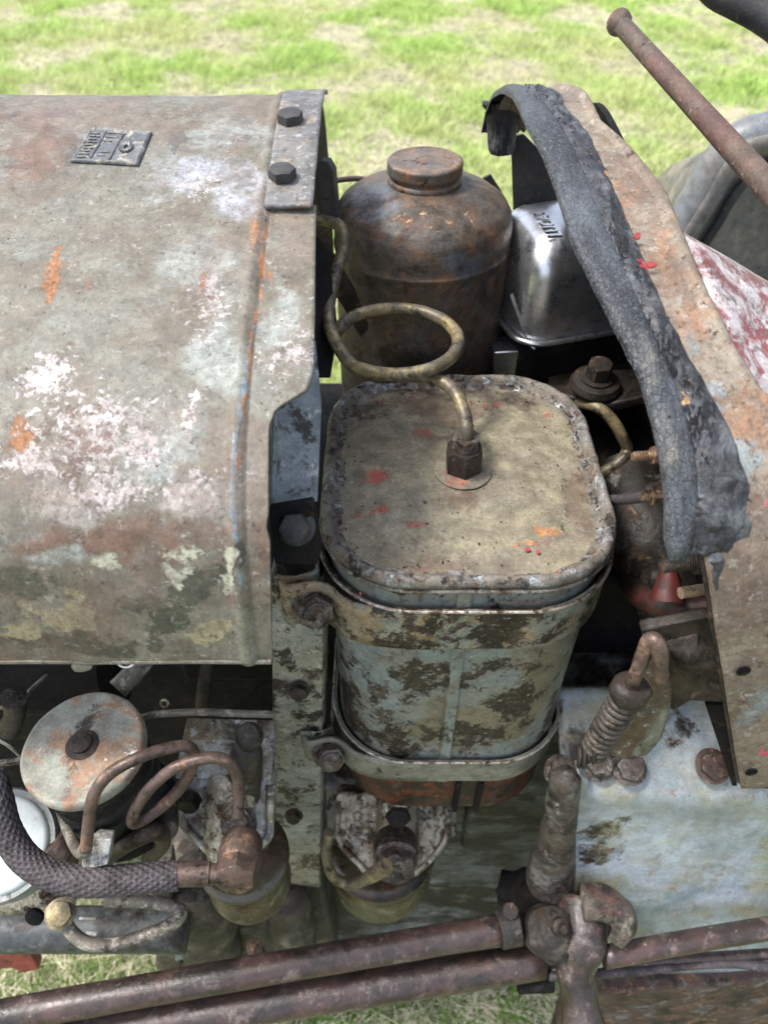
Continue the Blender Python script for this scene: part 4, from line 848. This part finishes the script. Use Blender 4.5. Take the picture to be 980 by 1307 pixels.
part('side_rail', MB().tube([P(-60,1188,Y=.30), P(100,1186,Y=.302), P(240,1188,Y=.305)], .028, 24).rough(.0012,30), 'railpaint', 'dull blue-grey horizontal tube low on the left', smooth=180)
part('side_rail', MB().prism([P(-60,1205,Y=.31), P(240,1205,Y=.31), P(190,1218,Y=.30), P(-60,1218,Y=.30)], (0,.02,0)), 'dark', 'dark lower flange under the blue-grey tube')
part('red_frame', MB().prism([P(-40,1217,Y=.34), P(38,1215,Y=.34), P(50,1238,Y=.33), P(30,1242,Y=.33), P(15,1236,Y=.33), P(-40,1240,Y=.33)], (0,.02,0)), 'redscrap', 'dull red frame end showing at the lower left edge', bevel=.002)
# interior shapes in the dark
part('rocker_cover', MB().tube([P(-60,850,Y=.42), P(60,855,Y=.42), P(150,850,Y=.42)], .045, 24), 'dark', 'dark rounded cover just under the bonnet edge')
part('inner_pipe', MB().tube([P(150,880,Y=.35), P(165,865,Y=.36), P(182,845,Y=.37), P(190,830,Y=.38)], .0095, 14), 'greypipe', 'short grey pipe behind the round filter top')
part('inner_pipe', MB().tube([P(268,840,Y=.46), P(262,870,Y=.44), P(258,900,Y=.43)], .008, 12), 'oily')
part('push_rod', MB().tube([P(180,916,Y=.33), P(205,911,Y=.33), P(260,909,Y=.33), P(310,911,Y=.332), P(352,912,Y=.333)], .0032, 12), 'greypipe', 'thin level rod crossing the dark gap beside the post')
part('ring_tag', MB().tube([P(210+4.5*math.cos(k*.524), 898+4.5*math.sin(k*.524), Y=.335) for k in range(13)], .0012, 8, 2), 'alloy', 'tiny pale ring above the thin rod')
# round filter
fc = P(106,952,Z=-.556); fr = 77*C7*(fc.y-(fc.z-H))/F
tp = [(fr*.97,-.012),(fr*1.0,-.010),(fr*1.01,-.006),(fr,-.002),(fr*.97,.0),(fr*.93,.0005),(fr*.88,-.0006),(fr*.6,.0006),(fr*.3,.0012),(.002,.0012)]
tilt = Vector((.0,-.05,1))
fil = part('round_filter', MB().lathe(tp, fc, tilt, 64).rough(.0005, 60), 'filtertop', 'round filter cap in chipped pale paint with a screw in its centre', smooth=50)
nrw = 90; pr = [(fr*.90, -.010-.115*k/nrw) for k in range(nrw+1)]
build('gauze_body', MB().lathe(pr, fc, tilt, 150, rf=lambda h, a: .0008*math.sin(h*2600+math.sin(a*3)*.6)*1.0+.0005*math.sin(a*75+h*1300)), 'gauze', fil, 'black ribbed gauze body of the filter', smooth=180)
build('centre_screw', MB().lathe([(.0125,0),(.0130,.001),(.011,.002),(.0085,.0023),(.0085,.0055),(.007,.0068),(.0015,.0070)], fc+Vector((0,0,.0012)), tilt, 26).box((-.0062,-.0009,.006),(.0062,.0009,.0076), Matrix.Translation(fc+Vector((0,0,.0012)))).rough(.0007,150), 'oily', fil)
build('filter_foot', MB().lathe([(fr*.99,-.135),(fr*1.0,-.127),(fr*.97,-.12),(fr*.9,-.118)], fc, tilt, 50), 'dark', fil)
part('strap_clip', MB().prism([P(106,1084,D=.60), P(122,1070,D=.60), P(142,1072,D=.60), P(138,1104,D=.60), P(104,1112,D=.60)], (0,.01,-.004)).rough(.0006,80), 'alloy', 'small bright alloy clip under the round filter', bevel=.001)
part('elbow_hose', MB().tube([P(128,1106,Y=.25), P(145,1088,Y=.25), P(175,1070,Y=.25), P(200,1062,Y=.255), P(208,1075,Y=.26), P(190,1098,Y=.265)], .0075, 16), 'oily', 'oily black elbow hose below the filter')
# white disc
dc = P(0,1078,Z=-.70); ddx = C7*(dc.y-(dc.z-H))/F
dt = Vector((.05,-.35,1))
dsc = part('white_lid', MB().lathe([(58*ddx,-.012),(60*ddx,-.004),(58*ddx,.0),(54*ddx,.0015),(20*ddx,.002),(.001,.002)], dc, dt, 60), 'white', 'clean white round lid behind the braided hose', smooth=50)
build('lid_rim', MB().lathe([(60*ddx,-.03),(69*ddx,-.026),(70*ddx,-.008),(67*ddx,-.003),(60*ddx,-.004)], dc, dt, 60), 'greyrim', dsc)
part('brown_body', MB().tube([P(65,1075,Y=.27), P(80,1090,Y=.265), P(78,1120,Y=.26)], [.014,.016,.012], 16).rough(.001,60), 'copper', 'brown fitting beside the white lid')
# braided hose
hs_ = [P(-12,985,D=.60), P(-2,1020,D=.60), P(8,1060,D=.60), P(32,1096,D=.60), P(70,1117,D=.60), P(120,1126,D=.60), P(175,1122,D=.605), P(228,1117,D=.61)]
hr = 18*.60/F
hose = part('braided_hose', MB().tube(hs_, hr, 112, 80, rf=lambda L, a: .0006*max(math.sin(a*13+L*760), math.sin(a*13-L*760))+.0005*math.sin(L*60+a)), 'blackhose', 'thick black braided hose sweeping from the left edge to a copper union', smooth=180)
e0, e1 = P(222,1116,D=.609), P(268,1115,D=.612); e2 = P(290,1118,D=.612)
build('hose_ferrule', MB().tube([e0, e1], [hr*.86, hr*.86], 26, smooth=False).tube([e1, e2], [hr*.72, hr*.72], 26, smooth=False), 'copper', hose, 'copper ferrule on the hose end')
# banjo bolt
bj = P(299,1134,D=.60); ba = Vector((.02,-.93,.40))
bjo = part('banjo_union', MB().lathe([(.0165,-.034),(.0178,-.031),(.0185,-.020),(.0178,-.009),(.0165,-.006)], bj+Vector((0,.012,0)), ba, 40).bolt(bj+Vector((0,.012,0))+ba.normalized()*-.006, ba, .0172, .014), 'copper', 'brown banjo union with a hexagon head at the hose end', smooth=35)
# left filter head (cast)
def PP(px, py, c, n):
    o = Vector((0, 0, H)); d = P(px, py, D=1)-o; return o+d*((c-o).dot(n)/d.dot(n))
def fhead(cx, cy, Y, s, mat, label, R=86):
    c = P(cx, cy, Y=Y); d = C7*(c.y-(c.z-H))/F; nr = Vector((0, -.62, .785))
    def q(x, y_, dy=0): return PP(cx+x*s, cy+y_*s, c, nr)-nr*dy
    ol_ = [q(-85,-58), q(-78,-66), q(R-6,-62), q(R,-50), q(R-2,0), q(min(60,R-6),38), q(30,62), q(-25,64), q(-50,44), q(-82,8)]
    h = part('filter_head', MB().prism(ol_, -nr*.045), mat, label, bevel=.006, bseg=3)
    return h, c, d, q
def facemat(p, ang): 
    nr = Vector((0, -.62, .785)); xa = Vector((1,0,0)); ya = nr.cross(xa)
    return Matrix.Translation(p)@Matrix((xa, ya, nr)).transposed().to_4x4()@Matrix.Rotation(math.radians(ang), 4, 'Z')
h1, c1, d1, q1 = fhead(296, 1040, .300, .80, 'alloy', 'left cast alloy filter head under the copper pipe', 64)
build('head_boss', MB().tube([q1(4,-66,-.012), q1(4,-30,-.018), q1(4,30,-.022), q1(4,60,-.012)], [.022,.023,.024,.020], 24).rough(.0008,70), 'oilalloy', h1, smooth=180)
build('head_flange', MB().prism([q1(-88,-70,-.006), q1(64,-66,-.006), q1(64,-54,-.006), q1(-88,-58,-.006)], (0,.06,0)), 'alloy', h1, bevel=.003)
build('side_boss', MB().bolt(q1(-68,-30,-.001), (-.1,-1,.1), .013, .012), 'oily', h1)
TM = facemat(q1(-40,-6,-.0002), -86)
build('lettering', text_mb('COIIO', .0165, .0012, TM), 'alloy', h1, 'raised casting characters')
un = P(304,1052,Y=.272); ua = Vector((0,-.35,1))
build('pipe_union', MB().bolt(un-ua.normalized()*.006, ua, .0150, .012, .0165, .003).bolt(un+ua.normalized()*.007, ua, .0115, .010), 'bolt', h1, smooth=35)
part('riser_elbow', MB().tube([P(312,1012,Y=.315), P(313,990,Y=.318), P(315,962,Y=.322), P(316,950,Y=.324)], [.0165,.0160,.0150,.0105], 24).lathe([(.0128*math.sin(math.pi*k/12)+1e-4, -.0128*math.cos(math.pi*k/12)) for k in range(13)], P(318,940,Y=.326), (0,0,1), 22).rough(.0009,70), 'block', 'dark upright elbow behind the left filter head', smooth=180)
bw1 = Vector((P(326,1140,Y=.285).x, .285, H-.845))
part('filter_bowl', MB().lathe([(.044*math.sin(math.pi*k/20)+1e-4, -.044*math.cos(math.pi*k/20)) for k in range(0, 11)]+[(.0435,.02),(.043,.05),(.047,.052),(.047,.06),(.04,.062)], bw1, (0,.05,1), 44), 'bowl', 'left stained olive filter bowl behind the banjo union', smooth=180)
p = []
for k in range(26): p += [(.0115,k*.0035),(.0094,k*.0035+.0017)]
part('threaded_stud', MB().lathe(p, P(334,1230,Y=.30), (0,0,1), 20), 'rustbolt', 'threaded stud standing below the left filter bowl')
# centre filter head and bowl
h2, c2, d2, q2 = fhead(500, 1066, .385, .84, 'oilalloy', 'centre cast alloy filter head directly under the tank')
build('head_boss', MB().tube([q2(8,-66,-.010), q2(8,-30,-.014), q2(8,20,-.018)], [.028,.027,.029], 28).rough(.0012,60), 'oilalloy', h2, smooth=180)
TM = facemat(q2(-52,-8,-.0002), -88)
build('lettering', text_mb('COIIO', .0165, .0012, TM), 'alloy', h2, 'raised casting characters')
for x_, sg in ((-92,-1),(92,1)):
    build('head_ear', MB().prism([q2(x_-sg*10,-50,.004), q2(x_+sg*8,-50,.004), q2(x_+sg*6,4,.004), q2(x_-sg*12,10,.004)], (0,.02,0)), 'strap_low', h2, bevel=.002)
bt = P(505,1100,Y=.320); bta = Vector((.0,-.93,.42))
build('drain_bolt', MB().lathe([(.024,-.034),(.0265,-.028),(.0265,-.004),(.023,0)], bt, bta, 34).bolt(bt, bta, .024, .013).rough(.0004,120), 'bolt', h2, smooth=35)
bc2 = Vector((P(486,1110,Y=.385).x, .392, H-1.115))
part('filter_bowl', MB().lathe([(.072*math.sin(math.pi*k/24)+1e-4, -.072*math.cos(math.pi*k/24)) for k in range(0, 13)]+[(.0715,.03),(.071,.065),(.076,.067),(.076,.078),(.06,.08)], bc2, (0,.05,1), 56), 'bowl', 'round olive and brown filter bowl hanging below the tank', smooth=180)
part('brass_feed_pipe', MB().tube([P(420,1062,Y=.32), P(416,1090,Y=.31), P(425,1118,Y=.30), P(445,1128,Y=.295), P(462,1124,Y=.29), P(480,1114,Y=.29), P(492,1106,Y=.29)], [.0058,.0058,.006,.0062,.0064,.0085,.009], 16), 'brass', 'curved brass feed pipe under the centre filter head')
part('oil_plug', MB().bolt(P(508,1040,Y=.318), (0,-.9,.3), .013, .006), 'dark', 'black plug at the top of the centre filter head')
for hh, qq, R in ((h1, q1, 64), (h2, q2, 86)):
    e_ = [qq(-82,-52,-.001), qq(-80,6,-.001), qq(-50,42,-.001), qq(-25,61,-.001), qq(28,59,-.001), qq(min(58,R-6),37,-.001), qq(R-3,0,-.001), qq(R-2,-48,-.001)]
    build('cast_edge', MB().tube(e_, .0042, 10, 5).rough(.0012, 90), 'alloy' if hh is h1 else 'oilalloy', hh, smooth=180)
    build('cast_rib', MB().tube([qq(-20,-48,-.001), qq(-16,0,-.002), qq(-14,50,-.001)], [.005,.007,.005], 12, 6).rough(.001, 90), 'oilalloy', hh, smooth=180)
    build('cast_rib', MB().tube([qq(30,-48,-.001), qq(28,0,-.002), qq(24,50,-.001)], [.005,.007,.005], 12, 6).rough(.001, 90), 'oilalloy', hh, smooth=180)
for px, py, nm in ((382,880,'upper'), (375,1040,'middle')):
    c = P(px, py, Y=.385-.02*(py-880)/160)
    part('post_bolt', MB().bolt(c, (0,-.9,.3), .0085, .006, .011, .002).rough(.0004,150), 'oily', nm+' small bolt head on the upright post', smooth=35)
part('thin_wire', MB().tube([P(-10,905,Y=.34), P(25,898,Y=.345), P(40,880,Y=.36), P(60,862,Y=.38)], .0018, 8), 'greypipe', 'thin grey wire rising behind the round filter')
part('thin_wire', MB().tube([P(206,1062,D=.66), P(216,1040,D=.67), P(212,1010,D=.68), P(222,985,D=.69)], .0016, 8), 'dark', 'thin black wire between filter and cast head')
part('small_elbow', MB().tube([P(205,1020,D=.68), P(214,1035,D=.67), P(214,1058,D=.66), P(200,1075,D=.65)], [.007,.009,.009,.007], 14).rough(.0012,80), 'jointmetal', 'small stained elbow at the side of the left filter head')
part('grease_lump', MB().tube([P(845,815,Y=.325), P(875,822,Y=.32), P(905,840,Y=.312), P(920,872,Y=.306)], [.012,.018,.016,.009], 30, 20).rough(.005,60).rough(.002,180), 'oily', 'lumpy black grease caked on the side bracket', smooth=180)
part('grease_lump', MB().tube([P(800,700,Y=.50), P(825,735,Y=.45), P(850,745,Y=.41)], [.016,.022,.014], 30, 20).rough(.006,50).rough(.0025,170), 'oily', 'crusted black dirt beside the tank corner', smooth=180)
# copper loops
cpts = [P(110,1084,D=.58), P(114,1050,D=.57), P(120,1015,D=.56), P(140,988,D=.56), P(175,968,D=.565), P(215,955,D=.575), P(240,953,D=.582), P(248,968,D=.59), P(236,998,D=.60), P(212,1025,D=.605), P(185,1045,D=.600), P(170,1050,D=.590), P(172,1035,D=.583), P(190,1008,D=.578), P(220,982,D=.575), P(255,969,D=.575), P(285,969,D=.58), P(301,985,D=.59), P(305,1010,D=.598), P(304,1044,D=.602)]
part('looped_copper_pipe', MB().tube(cpts, .0048, 16, 8).rough(.00015,120), 'copper', 'copper pipe making two loops in front of the round filter', smooth=180)
part('grey_pipe', MB().tube([P(110,1080,D=.58), P(103,1089,D=.59), P(92,1072,D=.62), P(82,1045,D=.64), P(72,1010,D=.66)], .0046, 14), 'greypipe', 'dull pipe curling back under the round filter')
lp = [P(135,1150,D=.66), P(175,1150,D=.66), P(212,1154,D=.66), P(231,1162,D=.66), P(222,1178,D=.66), P(190,1192,D=.66), P(150,1205,D=.655), P(115,1205,D=.65), P(92,1190,D=.65), P(80,1168,D=.65)]
part('bent_grey_pipe', MB().tube(lp, .0058, 16, 8), 'greypipe', 'long grey pipe folded in a narrow bend low on the left', smooth=180)
pb = part('pump_body', MB().tube([P(-30,1135,Y=.26), P(20,1142,Y=.26), P(60,1148,Y=.26), P(95,1150,Y=.26)], [.022,.019,.017,.012], 18).rough(.003,40), 'oilalloy', 'stained alloy pump body below the white lid', smooth=180)
build('pipe_union', MB().bolt(P(78,1166,D=.645), (.2,-.3,.9), .011, .010, .013, .002), 'brass', pb)
build('screw', MB().lathe([(.009,0),(.009,.004),(.006,.006),(.001,.0062)], P(46,1168,Y=.235), (0,-.8,.5), 18), 'dark', pb)
for k in range(2): part('bright_dash', MB().tube([P(102,1172+18*k,Y=.27), P(124,1172+20*k,Y=.27)], .0024, 8, smooth=False), 'alloy', ('upper' if k == 0 else 'lower')+' small bright pin on the blue-grey tube')
part('edge_wire', MB().tube([P(-10,940,Y=.29), P(12,952,Y=.29), P(30,968,Y=.29)], .0016, 8), 'silver', 'thin bright wire at the left edge by the filter')
part('edge_rod', MB().tube([P(-10,976,Y=.29), P(30,970,Y=.29)], .0030, 8, smooth=False), 'greypipe', 'short grey rod at the left edge by the filter')
part('edge_fitting', MB().tube([P(18,890,Y=.33), P(20,910,Y=.33), P(12,930,Y=.33)], [.011,.009,.010], 14).rough(.001,60), 'oily', 'dark fitting in the corner under the bonnet edge')

# --- clutch housing on the right
hp = [(.432,-.80),(.430,-.72),(.42,-.715),(.365,-.738),(.345,-.748),(.338,-.760),(.336,-.80),(.325,-.86),(.308,-.93),(.290,-1.00),(.275,-1.06),(.27,-1.12)]
hc = catmull([(y_, z, 0) for y_, z in hp], 6); rows = []
xl, xr = P(716,1010,Y=.34).x, 1.1
for p in hc:
    r = []
    for X in np.linspace(xl, xr, 80):
        bulge = .0025*mn.noise(Vector((X*10, p.x*10, p.y*10)))
        r.append(Vector((X, p.x+bulge+.02*max(0, .3-(X-xl))**2, H+p.y+bulge)))
    rows.append(r)
part('gearbox_backing', MB().box((.12,.445,H-1.2), (.75,.95,H-.735)), 'side', 'dark backing box at the gearbox behind the pale housing', bevel=.01)  # dark box added to make the gap behind the housing black
hou = part('clutch_housing', MB().grid(rows), 'housing', 'large pale blue-grey housing shining in the daylight at the lower right', smooth=180, solid=.01)
for px, py in ((763,975),(802,980),(908,978),(716,986)):
    c = P(px, py, Y=.40); z = -.722; c = P(px, py, Z=z)
    build('housing_bolt', MB().bolt(c, (0,-.35,.9), .0145, .008, .018, .002), 'bolt' if px < 900 else 'copper', hou, smooth=35)
build('housing_joint', MB().tube([Vector((X, .3405, H-.7555)) for X in np.linspace(xl, 1.0, 12)], .0012, 6, 1, smooth=False), 'dark', hou)
part('housing_column', MB().tube([P(724,984,Y=.34), P(722,992,Y=.335), P(716,1030,Y=.328), P(710,1075,Y=.32), P(702,1120,Y=.315)], [.005,.015,.017,.020,.030], 24).rough(.0008,70).rough(.0015,25), 'column', 'stained brown-grey column at the housing corner')
part('housing_column', MB().prism([P(738,990,Y=.335), P(752,1000,Y=.335), P(722,1110,Y=.315), P(705,1120,Y=.315)], (0,.02,0)), 'housing', 'pale rib beside the stained column', bevel=.003)
part('grease_shelf', MB().tube([P(640,1135,Y=.32), P(690,1142,Y=.31), P(740,1155,Y=.305), P(790,1170,Y=.30)], [.02,.034,.032,.022], 40, 24).rough(.006,40).rough(.0025,120), 'dark', 'greasy black lump above the steering joint', smooth=180)
part('lower_casting', MB().prism([P(800,1170,Y=.30), P(1000,1160,Y=.30), P(1000,1215,Y=.30), P(800,1205,Y=.30)], (0,.1,0)), 'housing', bevel=.005)

# --- steering rods
R1 = [P(-60,1308,Z=-.94), P(300,1244,Z=-.94), P(640,1186,Z=-.94)]
r1 = part('drag_link', MB().tube(R1, [.0165,.0162,.0165], 28, 20).rough(.0005,30), 'rod', 'upper brown painted steering rod crossing the bottom', smooth=180)
build('rod_clamp', MB().tube([P(636,1187,Z=-.938), P(662,1182,Z=-.938)], .0205, 28, smooth=False), 'block', r1, bevel=.002)
build('clamp_bolt', MB().bolt(P(649,1163,Z=-.925), (0,-.3,1), .010, .014), 'oily', r1)
R2 = [P(-60,1352,Z=-1.0), P(300,1288,Z=-1.0), P(692,1226,Z=-1.0)]
part('tie_rod', MB().tube(R2, [.0205,.0200,.0200], 28, 20).rough(.0005,30), 'rod', 'lower, thicker brown steering rod crossing the bottom', smooth=180)
part('rod_joint', MB().tube([P(690,1224,Z=-1.0), P(730,1217,Z=-1.0)], .0125, 20, smooth=False), 'rod')
bj2 = P(700,1190,Z=-.93)
jt = part('ball_joint', MB().lathe([(.018,-.03),(.026,-.026),(.028,-.010),(.028,.006),(.0285,.008),(.0285,.013),(.020,.015),(.018,.019),(.003,.020)], bj2, (.1,-.45,1), 34).rough(.0035,45), 'crank', 'greasy grey ball joint at the end of the upper rod', smooth=180)
build('grease_nipple', MB().lathe([(.010,0),(.010,.006),(.006,.008),(.005,.014),(.002,.016)], P(712,1182,Z=-.905), (.3,-.5,.8), 18), 'oily', jt)
part('drop_arm', MB().tube([P(745,1150,Z=-.93), P(742,1200,Z=-.94), P(735,1235,Z=-.96), P(740,1275,Z=-.98), P(752,1340,Z=-1.0)], [.030,.028,.022,.020,.024], 20).rough(.003,40), 'rod', 'reddish brown drop arm reaching down at the joint', smooth=180)
part('hooked_end', MB().tube([P(742,1152,Z=-.90), P(770,1152,Z=-.90), P(790,1165,Z=-.90), P(794,1185,Z=-.91), P(784,1205,Z=-.92)], [.020,.019,.017,.014,.010], 18).rough(.0025,60), 'jointmetal', 'stubby pale hooked casting right of the joint', smooth=180)
part('brake_rod', MB().tube([P(770,1222,Z=-.95), P(860,1205,Z=-.95), P(1010,1180,Z=-.95)], .0125, 20), 'rod', 'upper brown rod leading right from the drop arm', smooth=180)
part('brake_rod', MB().tube([P(770,1232,Z=-1.0), P(880,1224,Z=-1.0), P(1010,1216,Z=-1.0)], .0065, 16), 'rod', 'thin brown rod under the upper right rod', smooth=180)
part('black_cable', MB().tube([P(700,1246,Z=-1.0), P(800,1240,Z=-1.0), P(860,1234,Z=-1.0), P(930,1230,Z=-1.0), P(1010,1238,Z=-1.0)], .0055, 14, rf=lambda L, a: .0006*math.sin(L*1500)), 'blackhose', 'black ribbed cable below the thin rod', smooth=180)
part('pivot_stub', MB().tube([P(660,1252,Z=-1.03), P(704,1250,Z=-1.03)], .014, 18, smooth=False), 'dark', 'dark stub below the thicker rod end')
part('axle_beam', MB().prism([P(730,1285,Y=.24), P(770,1268,Y=.24), P(1020,1248,Y=.25), P(1020,1380,Y=.21), P(700,1380,Y=.20)], (0,.05,-.0)).rough(.002,30), 'beam', 'flat rust-blistered beam at the lower right corner', bevel=.004)

# --- dirt lying about
mb = MB(); rd = random.Random(4)
def crumb(p, r):
    n = [Vector((rd.gauss(0,1), rd.gauss(0,1), rd.gauss(0,1))).normalized()*r*rd.uniform(.6,1.3) for _ in range(4)]
    o = len(mb.v); mb.v += [p+n[0], p+n[1], p-(n[0]+n[1])*.5+n[2], p+Vector((0,0,r))]; mb.f += [(o,o+1,o+2),(o,o+3,o+1),(o+1,o+3,o+2),(o+2,o+3,o)]
for _ in range(420):
    q = BP.s[-1]*rd.uniform(.12,.62); X = rd.uniform(-.42,-.06); crumb(BP.pt(X, q, .001), rd.uniform(.0004,.0011))
for _ in range(520):
    x_ = TX+rd.uniform(-.5,.5)*(TW-.03); y_ = TY+rd.uniform(-.5,.5)*(TD-.03)
    e_ = max(abs(x_-TX)/(TW/2), abs(y_-TY)/(TD/2))
    if rd.random() < .25+.75*e_**3: crumb(Vector((x_, y_, H-.431)), rd.uniform(.0004,.0012)*(1+e_**4))
for _ in range(350):
    t = rd.choice(ring(TW-.019, TD-.019, TR-.01, -.4315, 16))
    if t.y < TY-.08 or t.x < TX-.06 and rd.random() < .6: continue
    crumb(t+Vector((rd.gauss(0,.0025), rd.gauss(0,.0025), rd.uniform(-.001,.0015))), rd.uniform(.0008,.002))
for _ in range(160):
    q = rd.uniform(qs2, CP.s[-1]*.8); X = ev(L2, q)+rd.gauss(0,.006); crumb(CP.pt(X, q, .006), rd.uniform(.0006,.0014))
part('loose_dirt', mb, 'crumb', 'crumbs of dirt and rust scattered over bonnet, lid and seals', kind='stuff')
mb = MB()
for px, py, s_ in ((540,730,3),(523,731,4),(672,704,6),(686,707,5),(710,733,5),(545,508,3),(524,505,3),(575,520,3),(640,490,3),(560,640,2),(618,522,4),(460,760,3),(610,500,3),(600,515,4)):
    c = P(px, py, Z=-.4325); c.z = H-.4305; k = .00065*s_*.55
    mb.prism([c+Vector((k*math.cos(a)*rd.uniform(.6,1.4), k*math.sin(a)*rd.uniform(.6,1.4), 0)) for a in (0,1.1,2.2,3.3,4.4,5.4)], (0,0,.0006))
for px, py, r in ((808,308,7),(824,344,7)):
    c = CP.pix(px, py); k = r*.00045
    mb.prism([c+Vector((k*math.cos(a)*rd.uniform(.6,1.4), -.006+k*.6*math.sin(a)*rd.uniform(.6,1.4), .006+k*.5*math.sin(a))) for a in (0,1.1,2.2,3.3,4.4,5.4)], (0,.0,.001))
part('paint_flakes', mb, 'flake', 'flakes of bright red paint on lid and cowl', kind='stuff')
